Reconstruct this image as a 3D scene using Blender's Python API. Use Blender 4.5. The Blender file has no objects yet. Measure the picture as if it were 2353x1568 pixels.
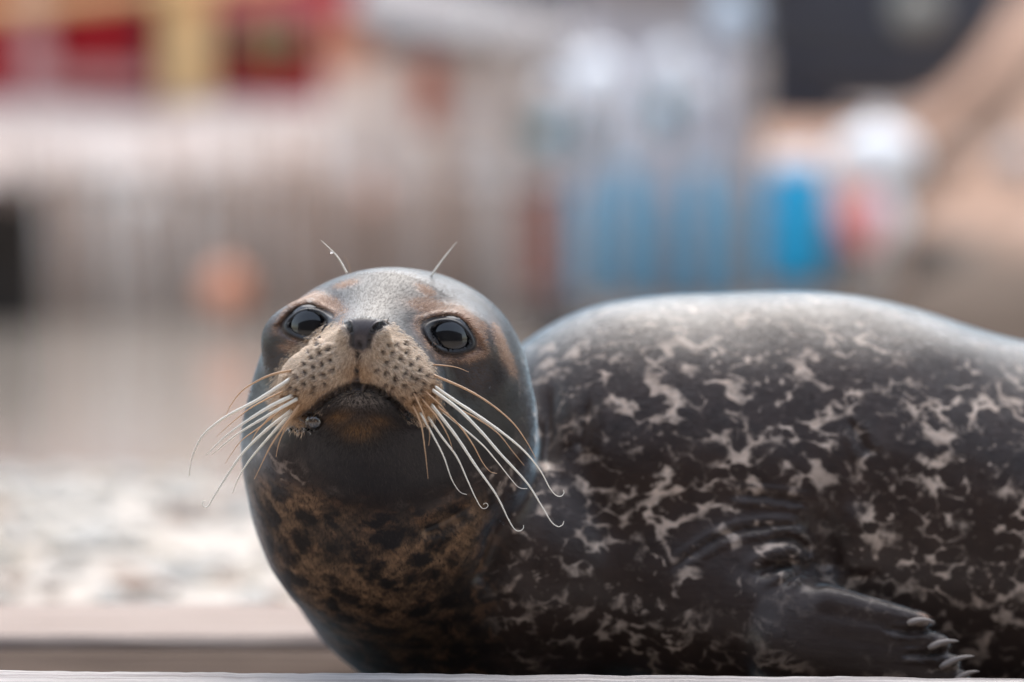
import bpy, math, random
import numpy as np
from mathutils import Vector, Matrix, noise as mnoise

random.seed(7)
rng = np.random.default_rng(7)
scene = bpy.context.scene
COL = scene.collection

# ------------------------------------------------------------------ camera, sky, sun, exposure
CAM_H = 0.30
PITCH = math.radians(2.49)
FPX = 6536.0                 # focal length in reference pixels (2353 wide)
FOCUS = 1.85
U = FOCUS / FPX              # one modelling unit in metres (0.283 mm)

cam_data = bpy.data.cameras.new("camera")
cam = bpy.data.objects.new("camera", cam_data)
COL.objects.link(cam)
cam.location = (0, 0, CAM_H)
cam.rotation_euler = (math.radians(90) - PITCH, 0, 0)
cam_data.lens = 100
cam_data.sensor_width = 36
cam_data.clip_start = 0.05
cam_data.clip_end = 500
cam_data.dof.use_dof = True
cam_data.dof.focus_distance = 1.80
cam_data.dof.aperture_fstop = 2.3
scene.camera = cam

world = bpy.data.worlds.new("World")
scene.world = world
world.use_nodes = True
wn = world.node_tree.nodes
wl = world.node_tree.links
wn.clear()
w_out = wn.new("ShaderNodeOutputWorld")
w_bg = wn.new("ShaderNodeBackground")
w_sky = wn.new("ShaderNodeTexSky")
w_sky.sky_type = 'NISHITA'
w_sky.sun_disc = False
SUN_ELEV, SUN_AZ = 56.0, 5.0          # azimuth measured from +Y towards +X
w_sky.sun_elevation = math.radians(SUN_ELEV)
w_sky.sun_rotation = math.radians(SUN_AZ)
w_sky.air_density = 1.6
w_sky.dust_density = 2.0
w_hsv = wn.new("ShaderNodeHueSaturation")
w_hsv.inputs["Saturation"].default_value = 0.62
wl.new(w_sky.outputs[0], w_hsv.inputs["Color"])
wl.new(w_hsv.outputs[0], w_bg.inputs["Color"])
w_bg.inputs["Strength"].default_value = 0.15
wl.new(w_bg.outputs[0], w_out.inputs["Surface"])

sun_d = bpy.data.lights.new("sun", 'SUN')
sun_d.energy = 1.45
sun_d.angle = math.radians(60)
sun_d.color = (1.0, 0.95, 0.90)
sun = bpy.data.objects.new("sun", sun_d)
COL.objects.link(sun)
_el, _az = math.radians(SUN_ELEV), math.radians(SUN_AZ)
_dir = Vector((math.sin(_az) * math.cos(_el), math.cos(_az) * math.cos(_el), math.sin(_el)))
sun.rotation_euler = _dir.to_track_quat('Z', 'Y').to_euler()

scene.view_settings.view_transform = 'Standard'
scene.view_settings.look = 'None'
scene.view_settings.exposure = 1.22
scene.view_settings.gamma = 1.0
scene.view_settings.use_curve_mapping = False
scene.render.engine = 'CYCLES'
scene.cycles.use_denoising = True
scene.cycles.max_bounces = 8
scene.cycles.transparent_max_bounces = 12

CP, SP = math.cos(PITCH), math.sin(PITCH)

def at(px, py, D):
    """point in the place, D metres in front of the camera, for a position in the view"""
    x = (px - 1176.5) / FPX * D
    dn = (py - 784.0) / FPX * D
    return Vector((x, D * CP - dn * SP, CAM_H - D * SP - dn * CP))

def groundD(py, z):
    """distance at which height z is met on the row py"""
    return (CAM_H - z) / (SP + (py - 784.0) / FPX * CP)

# ------------------------------------------------------------------ helpers
def tag(o, label=None, cat=None, group=None, kind=None):
    if label: o['label'] = label
    if cat: o['category'] = cat
    if group: o['group'] = group
    if kind: o['kind'] = kind
    return o

def empty(name, loc, label, cat, group=None):
    o = bpy.data.objects.new(name, None)
    COL.objects.link(o)
    o.location = loc
    o.empty_display_size = 0.1
    tag(o, label, cat, group)
    return o

class MB:
    def __init__(self):
        self.v, self.f = [], []
    def add(self, vs, fs):
        n = len(self.v)
        self.v += [tuple(v) for v in vs]
        self.f += [tuple(i + n for i in f) for f in fs]
        return self
    def box(self, c, s, rz=0.0, rx=0.0, ry=0.0, jit=0.0):
        M = Matrix.Rotation(rz, 3, 'Z') @ Matrix.Rotation(rx, 3, 'X') @ Matrix.Rotation(ry, 3, 'Y')
        vs = []
        for dz in (-.5, .5):
            for dx, dy in ((-.5, -.5), (.5, -.5), (.5, .5), (-.5, .5)):
                p = Vector((dx * s[0], dy * s[1], dz * s[2]))
                if jit: p += Vector([random.uniform(-jit, jit) for _ in range(3)])
                vs.append(Vector(c) + M @ p)
        return self.add(vs, [(3, 2, 1, 0), (4, 5, 6, 7), (0, 1, 5, 4), (1, 2, 6, 5), (2, 3, 7, 6), (3, 0, 4, 7)])
    def lathe(self, c, prof, n=24, M=None):
        vs, fs = [], []
        M = M or Matrix.Identity(3)
        for r, z in prof:
            for i in range(n):
                a = 2 * math.pi * i / n
                vs.append(Vector(c) + M @ Vector((r * math.cos(a), r * math.sin(a), z)))
        for k in range(len(prof) - 1):
            for i in range(n):
                j = (i + 1) % n
                fs.append((k * n + i, k * n + j, (k + 1) * n + j, (k + 1) * n + i))
        fs.append(tuple(range(n))[::-1])
        fs.append(tuple((len(prof) - 1) * n + i for i in range(n)))
        return self.add(vs, fs)
    def ball(self, c, r, n=16, m=10, M=None, lump=0.0, seed=0):
        M = M or Matrix.Identity(3)
        if isinstance(r, (int, float)): r = (r, r, r)
        vs, fs = [], []
        for k in range(m + 1):
            t = math.pi * k / m
            for i in range(n):
                a = 2 * math.pi * i / n
                p = Vector((math.sin(t) * math.cos(a), math.sin(t) * math.sin(a), math.cos(t)))
                q = 1.0
                if lump:
                    q += lump * mnoise.noise(p * 1.6 + Vector((seed * 3.1, seed * 1.7, 0)))
                vs.append(Vector(c) + M @ Vector((p.x * r[0] * q, p.y * r[1] * q, p.z * r[2] * q)))
        for k in range(m):
            for i in range(n):
                j = (i + 1) % n
                fs.append((k * n + i, (k + 1) * n + i, (k + 1) * n + j, k * n + j))
        return self.add(vs, fs)
    def tube(self, pts, rads, n=8, cap=True):
        pts = [Vector(p) for p in pts]
        if isinstance(rads, (int, float)): rads = [rads] * len(pts)
        vs, fs = [], []
        up = Vector((0.13, 0.31, 0.94)).normalized()
        prev = None
        for k, p in enumerate(pts):
            t = (pts[min(k + 1, len(pts) - 1)] - pts[max(k - 1, 0)])
            t = t.normalized() if t.length > 1e-9 else Vector((0, 0, 1))
            if prev is None:
                a = t.cross(up)
                if a.length < 1e-3: a = t.cross(Vector((1, 0, 0)))
                a.normalize()
            else:
                a = (prev - t * prev.dot(t)).normalized()
            prev = a
            b = t.cross(a)
            for i in range(n):
                th = 2 * math.pi * i / n
                vs.append(p + (a * math.cos(th) + b * math.sin(th)) * rads[k])
        for k in range(len(pts) - 1):
            for i in range(n):
                j = (i + 1) % n
                fs.append((k * n + i, k * n + j, (k + 1) * n + j, (k + 1) * n + i))
        if cap:
            fs.append(tuple(range(n))[::-1])
            fs.append(tuple((len(pts) - 1) * n + i for i in range(n)))
        return self.add(vs, fs)
    def build(self, name, mat, parent=None, smooth=False, origin=None, bevel=0.0):
        me = bpy.data.meshes.new(name)
        org = Vector(origin) if origin is not None else Vector((0, 0, 0))
        pw = parent_world(parent)
        me.from_pydata([tuple(Vector(v) - org - (pw if parent else Vector())) if not parent else tuple(Vector(v) - pw - org) for v in self.v], [], self.f)
        me.materials.append(mat)
        if smooth:
            me.polygons.foreach_set('use_smooth', [True] * len(me.polygons))
        me.update()
        o = bpy.data.objects.new(name, me)
        COL.objects.link(o)
        o.location = org
        if parent: o.parent = parent
        if bevel:
            b = o.modifiers.new("bevel", 'BEVEL'); b.width = bevel; b.segments = 2; b.limit_method = 'ANGLE'
        return o

def parent_world(p):
    v = Vector((0, 0, 0))
    while p is not None:
        v += Vector(p.location)
        p = p.parent
    return v

def nt(name):
    m = bpy.data.materials.new(name)
    m.use_nodes = True
    n, l = m.node_tree.nodes, m.node_tree.links
    n.clear()
    out = n.new("ShaderNodeOutputMaterial")
    b = n.new("ShaderNodeBsdfPrincipled")
    l.new(b.outputs[0], out.inputs[0])
    return m, n, l, b, out

def weathered(name, c1, c2, scale=6.0, rough=0.75, stretch=(1, 1, 1), bump=0.3, detail=6, spec=0.3):
    m, n, l, b, out = nt(name)
    tc = n.new("ShaderNodeTexCoord"); mp = n.new("ShaderNodeMapping")
    mp.inputs["Scale"].default_value = stretch
    l.new(tc.outputs["Object"], mp.inputs[0])
    ns = n.new("ShaderNodeTexNoise"); ns.inputs["Scale"].default_value = scale; ns.inputs["Detail"].default_value = detail
    ns.inputs["Roughness"].default_value = 0.62
    l.new(mp.outputs[0], ns.inputs["Vector"])
    cr = n.new("ShaderNodeValToRGB")
    cr.color_ramp.elements[0].position = 0.32; cr.color_ramp.elements[0].color = (*c1, 1)
    cr.color_ramp.elements[1].position = 0.68; cr.color_ramp.elements[1].color = (*c2, 1)
    l.new(ns.outputs["Fac"], cr.inputs[0]); l.new(cr.outputs[0], b.inputs["Base Color"])
    b.inputs["Roughness"].default_value = rough
    b.inputs["Specular IOR Level"].default_value = spec
    if bump:
        bp = n.new("ShaderNodeBump"); bp.inputs["Strength"].default_value = bump; bp.inputs["Distance"].default_value = 0.01
        l.new(ns.outputs["Fac"], bp.inputs["Height"]); l.new(bp.outputs[0], b.inputs["Normal"])
    return m

def s2l(r, g, b):
    f = lambda c: (c / 255 / 12.92) if c / 255 <= 0.04045 else ((c / 255 + 0.055) / 1.055) ** 2.4
    return (f(r), f(g), f(b))

def two(name, rgb, dv=0.8, **k):
    c = s2l(*rgb)
    return weathered(name, tuple(x * dv for x in c), c, **k)
#==SPLIT_SEAL==
# ================================================================== THE SEAL
X0 = 1176.5
Y0 = 784.0
def cen(px, py, d):
    k = 1 + d / FPX
    return np.array([(px - X0) * k, (py - Y0) * k, d], dtype=np.float64)

def rotm(roll, yaw, pitch=0.0):
    a, b, c = math.radians(roll), math.radians(yaw), math.radians(pitch)
    R1 = np.array([[math.cos(a), -math.sin(a), 0], [math.sin(a), math.cos(a), 0], [0, 0, 1]])
    R2 = np.array([[math.cos(b), 0, -math.sin(b)], [0, 1, 0], [math.sin(b), 0, math.cos(b)]])
    R3 = np.array([[1, 0, 0], [0, math.cos(c), -math.sin(c)], [0, math.sin(c), math.cos(c)]])
    return R2 @ R1 @ R3

PRIMS = []
def E(px, py, d, rx, ry, rd, k=60, roll=0, yaw=0, pitch=0, sub=False):
    kk = 1 + d / FPX
    PRIMS.append(('E', cen(px, py, d), np.array([rx, ry, rd]) * kk, rotm(roll, yaw, pitch), k, sub))
def C(p1, r1, p2, r2, k=60, sub=False):
    PRIMS.append(('C', cen(*p1), r1 * (1 + p1[2] / FPX), (cen(*p2), r2 * (1 + p2[2] / FPX)), k, sub))

# head
E(905, 852, 150, 300, 236, 280, k=1)
E(895, 1010, 190, 340, 300, 300, k=70)
C((888, 800, 10), 165, (832, 834, -225), 92, k=70)            # bridge of the snout
E(744, 886, -175, 102, 90, 108, k=60, yaw=-18)                 # whisker pads
E(914, 889, -175, 104, 92, 108, k=60, yaw=18)
E(826, 838, -245, 62, 70, 78, k=40)                            # middle of the upper lip
E(836, 775, -300, 60, 48, 34, k=20)                            # nose pad
E(822, 968, -120, 122, 78, 105, k=30)                          # chin
E(850, 1010, 10, 235, 165, 200, k=80)                          # throat
E(690, 780, 20, 85, 75, 60, k=60)                              # swelling round the eyes
E(1050, 805, -20, 95, 80, 70, k=60)
# neck and chest
E(885, 1160, 300, 298, 300, 320, k=90)
E(1160, 1260, 500, 260, 250, 260, k=120)
E(1060, 1262, 560, 398, 345, 370, k=110)
E(1200, 1300, 600, 360, 330, 430, k=60)
# trunk
E(1490, 1128, 680, 448, 440, 430, k=45)
E(1790, 1190, 740, 800, 522, 470, k=60)
E(2330, 1260, 800, 800, 470, 450, k=80, yaw=6)
E(2900, 1360, 800, 650, 330, 340, k=120, yaw=8)
C((3250, 1430, 880), 210, (3560, 1480, 930), 120, k=120)
# shoulder and fore flipper
E(1640, 1390, 350, 290, 215, 200, k=100, roll=12)
E(1780, 1415, 250, 170, 105, 110, k=50, roll=18)
C((1810, 1404, 185), 74, (2050, 1446, 155), 56, k=35)
C((1800, 1480, 175), 92, (2080, 1520, 145), 56, k=40)
TOES = [((1900, 1388, 72), (2112, 1431, 40), 34), ((1900, 1440, 60), (2160, 1480, 30), 30),
        ((1900, 1485, 55), (2182, 1524, 24), 29), ((1890, 1530, 55), (2205, 1560, 24), 28),
        ((1880, 1575, 60), (2195, 1592, 30), 27)]
TOES = [((a[0], a[1], a[2] + 80), (b_[0], b_[1], b_[2] + 80), r) for a, b_, r in TOES]
for a, b_, r in TOES:
    C(a, r + 10, b_, r - 8, k=14)
# hind flippers (beyond the frame)
for s in (-1, 1):
    E(3800, 1480, 930 + s * 90, 230, 60, 45, k=60, roll=4, yaw=s * 10)

def smin(a, b, k):
    h = np.maximum(k - np.abs(a - b), 0) / k
    return np.minimum(a, b) - h * h * k * 0.25

def base_field(X, Y, D):
    f = None
    for pr in PRIMS:
        if pr[0] == 'E':
            _, c, r, R, k, sub = pr
            x, y, z = X - c[0], Y - c[1], D - c[2]
            if not np.allclose(R, np.eye(3)):
                x, y, z = (R[0, 0] * x + R[1, 0] * y + R[2, 0] * z, R[0, 1] * x + R[1, 1] * y + R[2, 1] * z,
                           R[0, 2] * x + R[1, 2] * y + R[2, 2] * z)
            x = x / r[0]; y = y / r[1]; z = z / r[2]
            k0 = np.sqrt(x * x + y * y + z * z) + 1e-6
            k1 = np.sqrt((x / r[0]) ** 2 + (y / r[1]) ** 2 + (z / r[2]) ** 2) + 1e-9
            g = k0 * (k0 - 1) / k1
        else:
            _, c, r1, (c2, r2), k, sub = pr
            v = c2 - c
            L2 = float(v @ v)
            x, y, z = X - c[0], Y - c[1], D - c[2]
            t = np.clip((x * v[0] + y * v[1] + z * v[2]) / L2, 0, 1)
            g = np.sqrt((x - t * v[0]) ** 2 + (y - t * v[1]) ** 2 + (z - t * v[2]) ** 2) - (r1 + (r2 - r1) * t)
        f = g if f is None else smin(f, g, k)
    # the animal rests on the deck at DECK_Z
    dw = (CAM_H - DECK_Z) / U
    pl = (6536.0 + D) * SP + Y * CP - dw
    return -smin(-f, -pl, 30)

DECK_Z = -0.03
EYES = [dict(c=(708, 745), a=44, b=29, rot=-8), dict(c=(1034, 773), a=48, b=31, rot=22)]
for e in EYES:
    e['R'] = 58.0
    Dl = np.linspace(-420, 300, 1441)
    Pl = np.stack([(e['c'][0] - X0) * (1 + Dl / FPX), (e['c'][1] - Y0) * (1 + Dl / FPX), Dl], 1)
    fl_0 = base_field(Pl[:, 0], Pl[:, 1], Pl[:, 2])
    P = Pl[np.argmax(fl_0 < 0)][None]
    f0 = base_field(P[:, 0], P[:, 1], P[:, 2])
    g = np.array([(base_field(*(P + np.eye(3)[a] * 2)[0][:, None]) - f0)[0] / 2 for a in range(3)])
    g /= np.linalg.norm(g)
    g = g * .38 + np.array([0, 0, -.62]); g /= np.linalg.norm(g)
    e['center'] = P[0] - g * (e['R'] - 5)
for e in EYES:
    PRIMS.append(('E', e['center'], np.array([1., 1., 1.]) * (e['R'] + 4), np.eye(3), 34, False))

# ---- surface nets on a grid that is finer round the head
def axis(lo, hi, flo, fhi, fine, coarse):
    a = list(np.arange(flo, lo, -coarse))[::-1] if lo < flo else []
    m = list(np.arange(flo + fine, fhi, fine))
    b = list(np.arange(fhi, hi, coarse))
    return np.array(a + m + b, dtype=np.float32)

gx = np.concatenate([axis(-700, 95, -650, 95, 5.5, 15), np.arange(95, 1300, 9.5), np.arange(1300, 3350, 30)]).astype(np.float32)
gy = np.concatenate([axis(-200, 230, -185, 230, 5.5, 15), np.arange(230, 960, 9.5)]).astype(np.float32)
gd = np.concatenate([np.arange(-420, 90, 5.5), np.arange(90, 600, 10), np.arange(600, 1420, 32)]).astype(np.float32)
GX, GY, GD = np.meshgrid(gx, gy, gd, indexing='ij', sparse=True)
F = base_field(GX.astype(np.float32), GY.astype(np.float32), GD.astype(np.float32)).astype(np.float32)
nx, ny, nz = F.shape
S = F < 0
cnt = np.zeros((nx - 1, ny - 1, nz - 1), np.int8)
for i in (0, 1):
    for j in (0, 1):
        for k in (0, 1):
            cnt += S[i:nx - 1 + i, j:ny - 1 + j, k:nz - 1 + k]
act = (cnt > 0) & (cnt < 8)
ci, cj, ck = np.nonzero(act)
idx = np.full(act.shape, -1, np.int64)
idx[ci, cj, ck] = np.arange(len(ci))
acc = np.zeros((len(ci), 3)); num = np.zeros(len(ci))
corners = [(i, j, k) for i in (0, 1) for j in (0, 1) for k in (0, 1)]
for a in corners:
    for b in corners:
        if sum(abs(p - q) for p, q in zip(a, b)) == 1 and a < b:
            fa = F[ci + a[0], cj + a[1], ck + a[2]]; fb = F[ci + b[0], cj + b[1], ck + b[2]]
            m = (fa < 0) != (fb < 0)
            t = np.where(m, fa / np.where(m, fa - fb, 1), 0)
            pa = np.stack([gx[ci + a[0]], gy[cj + a[1]], gd[ck + a[2]]], 1)
            pb = np.stack([gx[ci + b[0]], gy[cj + b[1]], gd[ck + b[2]]], 1)
            acc += np.where(m[:, None], pa + (pb - pa) * t[:, None], 0); num += m
verts = acc / num[:, None]
quads = []
sx = S[:-1, 1:-1, 1:-1] != S[1:, 1:-1, 1:-1]
i, j, k = np.nonzero(sx); j += 1; k += 1
q = np.stack([idx[i, j - 1, k - 1], idx[i, j, k - 1], idx[i, j, k], idx[i, j - 1, k]], 1)
fl = S[i, j, k]; q[~fl] = q[~fl][:, ::-1]; quads.append(q)
sy = S[1:-1, :-1, 1:-1] != S[1:-1, 1:, 1:-1]
i, j, k = np.nonzero(sy); i += 1; k += 1
q = np.stack([idx[i - 1, j, k - 1], idx[i - 1, j, k], idx[i, j, k], idx[i, j, k - 1]], 1)
fl = S[i, j, k]; q[~fl] = q[~fl][:, ::-1]; quads.append(q)
sz = S[1:-1, 1:-1, :-1] != S[1:-1, 1:-1, 1:]
i, j, k = np.nonzero(sz); i += 1; j += 1
q = np.stack([idx[i - 1, j - 1, k], idx[i, j - 1, k], idx[i, j, k], idx[i - 1, j, k]], 1)
fl = S[i, j, k]; q[~fl] = q[~fl][:, ::-1]; quads.append(q)
quads = np.concatenate(quads)
del F, S, idx, act, cnt

def subdivide(v, q):
    e = np.stack([q, np.roll(q, -1, 1)], 2).reshape(-1, 2)
    es = np.sort(e, 1)
    key = es[:, 0].astype(np.int64) * len(v) + es[:, 1]
    uq, first, inv = np.unique(key, return_index=True, return_inverse=True)
    mid = (v[es[first, 0]] + v[es[first, 1]]) / 2
    cc = v[q].mean(1)
    n0, n1 = len(v), len(v) + len(mid)
    ei = (inv.reshape(-1, 4) + n0)
    fi = np.arange(len(q)) + n1
    out = []
    for a in range(4):
        out.append(np.stack([q[:, a], ei[:, a], fi, ei[:, (a + 3) % 4]], 1))
    return np.concatenate([v, mid, cc]), np.concatenate(out)

verts, quads = subdivide(verts, quads)

# ---- fine sculpting, as offsets to the field
def ss(a, b, x):
    t = np.clip((x - a) / (b - a), 0, 1)
    return t * t * (3 - 2 * t)

def seg_dist(px, py, pts):
    """distance to a polyline and the parameter along it (0..1)"""
    pts = np.array(pts, float)
    lo, hi = pts.min(0) - 170, pts.max(0) + 170
    sel = (px > lo[0]) & (px < hi[0]) & (py > lo[1]) & (py < hi[1])
    if px.size > 5000 and sel.mean() < .9:
        D_, T_ = np.full(px.shape, 1e4), np.zeros(px.shape)
        if sel.any(): D_[sel], T_[sel] = seg_dist(px[sel], py[sel], pts)
        return D_, T_
    best = np.full(px.shape, 1e9); par = np.zeros(px.shape)
    L = np.concatenate([[0], np.cumsum(np.hypot(*np.diff(pts, axis=0).T))])
    for a in range(len(pts) - 1):
        v = pts[a + 1] - pts[a]
        t = np.clip(((px - pts[a, 0]) * v[0] + (py - pts[a, 1]) * v[1]) / (v @ v), 0, 1)
        d = np.hypot(px - pts[a, 0] - t * v[0], py - pts[a, 1] - t * v[1])
        m = d < best
        best = np.where(m, d, best); par = np.where(m, (L[a] + t * (L[a + 1] - L[a])) / L[-1], par)
    return best, par

def smooth_pts(pts, n=8):
    P = np.array(pts, float)
    if len(P) < 3: return P
    out = []
    for i in range(len(P) - 1):
        p0, p1, p2, p3 = P[max(i - 1, 0)], P[i], P[i + 1], P[min(i + 2, len(P) - 1)]
        for t in np.linspace(0, 1, n, endpoint=False):
            out.append(0.5 * (2 * p1 + (p2 - p0) * t + (2 * p0 - 5 * p1 + 4 * p2 - p3) * t * t + (3 * p1 - p0 - 3 * p2 + p3) * t ** 3))
    out.append(P[-1])
    return np.array(out)

MOUTH = smooth_pts([(672, 978), (705, 955), (748, 918), (790, 894), (824, 886), (862, 893), (900, 918), (930, 948), (958, 975)], 4)
PHIL = smooth_pts([(826, 790), (822, 830), (819, 884)], 4)
NOS_L = smooth_pts([(786, 741), (800, 748), (807, 762), (808, 792)], 4)
NOS_R = smooth_pts([(886, 746), (868, 752), (853, 766), (847, 796)], 4)
# body folds: points, half width, depth, largest depth coordinate
def c3(L): return smooth_pts([(1433.8 + x * .3906, 955.9 + y * .3906) for x, y in L], 4)
FOLDS = [
    (c3([(560, 465), (850, 475), (1090, 520)]), 8, 8),
    (c3([(200, 950), (450, 780), (600, 700), (760, 660), (950, 650), (1080, 640)]), 8, 8),
    (c3([(800, 750), (950, 715), (1040, 760), (1100, 840)]), 10, 15),
    (c3([(720, 960), (850, 895), (960, 880), (1060, 890), (1125, 935)]), 13, 26),
    (c3([(930, 1010), (990, 950), (1035, 925)]), 8, 12),
    (c3([(1125, 480), (1150, 650), (1165, 800), (1170, 960)]), 36, 40),
    (c3([(1300, 0), (1380, 130), (1430, 240)]), 11, 11),
    (c3([(1500, 1250), (1620, 1265), (1740, 1270), (1850, 1235)]), 6, 12),
    (c3([(1600, 1410), (1800, 1400), (1900, 1375)]), 6, 10),
    (smooth_pts([(1356, 895), (1345, 960), (1326, 1040)], 4), 13, 11),
    (smooth_pts([(1262, 850), (1266, 930), (1258, 1020), (1235, 1090)], 4), 20, 15),
    (smooth_pts([(1180, 1130), (1140, 1200), (1120, 1280), (1090, 1350)], 4), 26, 14),
    (smooth_pts([(1100, 1150), (1040, 1190), (960, 1225)], 4), 14, 9),
]
# whisker follicles: rows on both pads
DOTS = []
def c1(x, y): return (515 - 0.3 + x * .3360 + 0, 569.8 + y * .3360)
# positions read in the close-up of the face
def fc(x, y): return ((560 + x / 2.736) * .9191, (620 + y / 2.736) * .9191)
for p in [(585,715),(640,665),(715,700),(735,690),(560,795),(605,750),(670,720),(740,765),(625,815),(685,790),(755,830),
          (510,880),(565,850),(625,880),(690,860),(505,965),(560,925),(625,945),(700,925),(455,1000),(500,1010),(440,905),
          (420,1010),(470,955),(620,980),(650,655),
          (1110,660),(1170,665),(1075,705),(1135,718),(1235,715),(1310,760),(1195,755),(1100,780),(1165,812),(1265,797),(1330,835),
          (1030,830),(1095,850),(1155,880),(1230,855),(1305,895),(1095,935),(1145,955),(1225,935),(1290,985),(1355,925),(1215,1020),
          (1160,905),(1350,1025),(1410,940),(1425,1065),(1270,880),(1380,870),(1340,970),(1230,660),(1290,1045),(1415,1000)]:
    DOTS.append(fc(*p))
DOTS = np.array(DOTS)

def eye_q(px, py, e):
    c, s_ = math.cos(math.radians(e['rot'])), math.sin(math.radians(e['rot']))
    x, y = px - e['c'][0], py - e['c'][1]
    a = (x * c + y * s_) / e['a']; b = (-x * s_ + y * c) / e['b']
    return np.sqrt(a * a + b * b * (1 + .45 * a * a)), a, b

def sculpt(px, py, D):
    h = np.zeros(px.shape)
    head = ss(260, 160, D)
    for e in EYES:
        q, a, b = eye_q(px, py, e)
        es = e['center'][2] - e['R']; loc_ = ss(es - 60, es - 30, D) * ss(260, 160, D)
        h += loc_ * (-22 * ss(1.04, 0.90, q) + 2.5 * np.exp(-((q - 1.2) / 0.14) ** 2)
                     + 3 * np.exp(-((q - 1.7) / 0.2) ** 2) * ss(0.2, -0.6, b) * ss(20, -30, D) - 4.5 * np.exp(-((q - 1.45) / 0.14) ** 2))
    d, t = seg_dist(px, py, MOUTH)
    front = ss(60, -20, D)
    w = 5 + 4 * np.sin(np.pi * np.clip(t, 0, 1))
    h -= front * 20 * np.exp(-(d / w) ** 2) * ss(0, .12, t) * ss(1, .88, t)
    d, t = seg_dist(px, py, PHIL)
    h -= front * (9 * np.exp(-(d / 7) ** 2) + 6 * np.exp(-(d / 16) ** 2))
    for N in (NOS_L, NOS_R):
        d, t = seg_dist(px, py, N)
        h -= ss(-200, -235, D) * 24 * np.exp(-(d / (3.2 + 5 * np.exp(-((t - .25) / .28) ** 2))) ** 2)
    sub = np.nonzero((px > 600) & (px < 1050) & (py > 780) & (py < 980) & (D < 60))[0]
    sx_, sy_ = px[sub], py[sub]
    for p in DOTS:
        d2 = (sx_ - p[0]) ** 2 + (sy_ - p[1]) ** 2
        near = d2 < 900
        h[sub[near]] += -5 * np.exp(-d2[near] / 20) + 2.2 * np.exp(-((np.sqrt(d2[near]) - 10) / 5) ** 2)
    # ear opening
    d, t = seg_dist(px, py, [(1150, 770), (1165, 800)])
    body = ss(760, 620, D)
    for pts, w, dep in FOLDS:
        d, t = seg_dist(px, py, pts)
        e = ss(0, .45, t) * ss(1, .85, t)
        h += body * e * (-dep * np.exp(-(d / w) ** 2) + .35 * dep * np.exp(-((d - 2.2 * w) / (1.1 * w)) ** 2))
    return h

def project(P):
    k = FPX / (FPX + P[:, 2])
    return P[:, 0] * k + X0, P[:, 1] * k + Y0

def low_noise(P, s, seed):
    """cheap smooth noise: a sum of rotated sines"""
    r = np.random.default_rng(seed)
    out = np.zeros(len(P))
    for _ in range(9):
        v = r.normal(size=3); v /= np.linalg.norm(v)
        out += np.sin(P @ v / s * r.uniform(.6, 1.6) * 2 * math.pi + r.uniform(0, 6.28))
    return out / 9

def field(P):
    px, py = project(P)
    f = base_field(P[:, 0], P[:, 1], P[:, 2]) - sculpt(px, py, P[:, 2])
    bodyw = ss(1150, 1500, px)
    f -= bodyw * 5 * low_noise(P, 260, 3) + 1.2 * low_noise(P, 90, 5) * ss(600, 1000, py)
    return f

def gradient(P, f0, h=1.5):
    g = np.zeros_like(P)
    for a in range(3):
        Q = P.copy(); Q[:, a] += h
        g[:, a] = (field(Q) - f0) / h
    return g

for it in range(2):
    f0 = field(verts)
    g = gradient(verts, f0)
    n2 = (g ** 2).sum(1)
    step = np.clip(f0 / np.sqrt(n2 + 1e-6), -14, 14)
    gn = g / np.sqrt(n2 + 1e-6)[:, None]
    verts = verts - gn * step[:, None] * np.clip(1 / np.sqrt(n2 + 1e-6), .3, 1.2)[:, None]
NRM = gn

def surf_depth(px, py, lo=-420.0, hi=700.0):
    """depth of the animal's surface along the view through px, py"""
    D = np.linspace(lo, hi, 561)
    P = np.stack([(px - X0) * (1 + D / FPX), (py - Y0) * (1 + D / FPX), D], 1)
    f = base_field(P[:, 0], P[:, 1], P[:, 2])
    i = np.argmax(f < 0)
    return D[i] if (f < 0).any() else None

def cam2world(P):
    P = np.atleast_2d(P) * U
    D = P[:, 2] + FOCUS
    x = P[:, 0]; dn = P[:, 1]
    return np.stack([x, D * CP - dn * SP, CAM_H - D * SP - dn * CP], 1)

def c2w(px, py, d):
    return Vector(cam2world(cen(px, py, d))[0])

# ---- pigment masks, with some shade and sheen painted in
PX, PY = project(verts)
DD = verts[:, 2]
vw = cam2world(verts)
nz_ = low_noise(verts, 60, 11); nf = low_noise(verts, 22, 12)
def poly_in(px, py, poly):
    poly = np.array(poly, float)
    ins = np.zeros(px.shape, bool); dist = np.full(px.shape, 1e9)
    n = len(poly)
    for a in range(n):
        x1, y1 = poly[a]; x2, y2 = poly[(a + 1) % n]
        c = ((y1 > py) != (y2 > py)) & (px < (x2 - x1) * (py - y1) / (y2 - y1 + 1e-9) + x1)
        ins ^= c
        v = np.array([x2 - x1, y2 - y1])
        t = np.clip(((px - x1) * v[0] + (py - y1) * v[1]) / (v @ v), 0, 1)
        dist = np.minimum(dist, np.hypot(px - x1 - t * v[0], py - y1 - t * v[1]))
    return np.where(ins, -dist, dist)
front = ss(120, 40, DD)
MUZ = [(778, 752), (735, 768), (692, 806), (656, 846), (636, 880), (628, 920), (638, 960), (690, 982), (722, 945), (750, 912), (790, 889), (826, 882),
       (866, 888), (905, 912), (935, 942), (975, 966), (1000, 944), (1002, 900), (985, 850), (955, 808), (925, 782), (890, 752), (832, 790)]
muz = front * ss(20, -8, poly_in(PX, PY, MUZ) + 10 * nf)
orange = front * (np.exp(-((PX - 826) / 38) ** 2 - ((PY - 850) / 34) ** 2) + .9 * ss(850, 930, PY) * muz
                  + .7 * np.exp(-((PX - 1000) / 26) ** 2 - ((PY - 890) / 50) ** 2))
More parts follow.
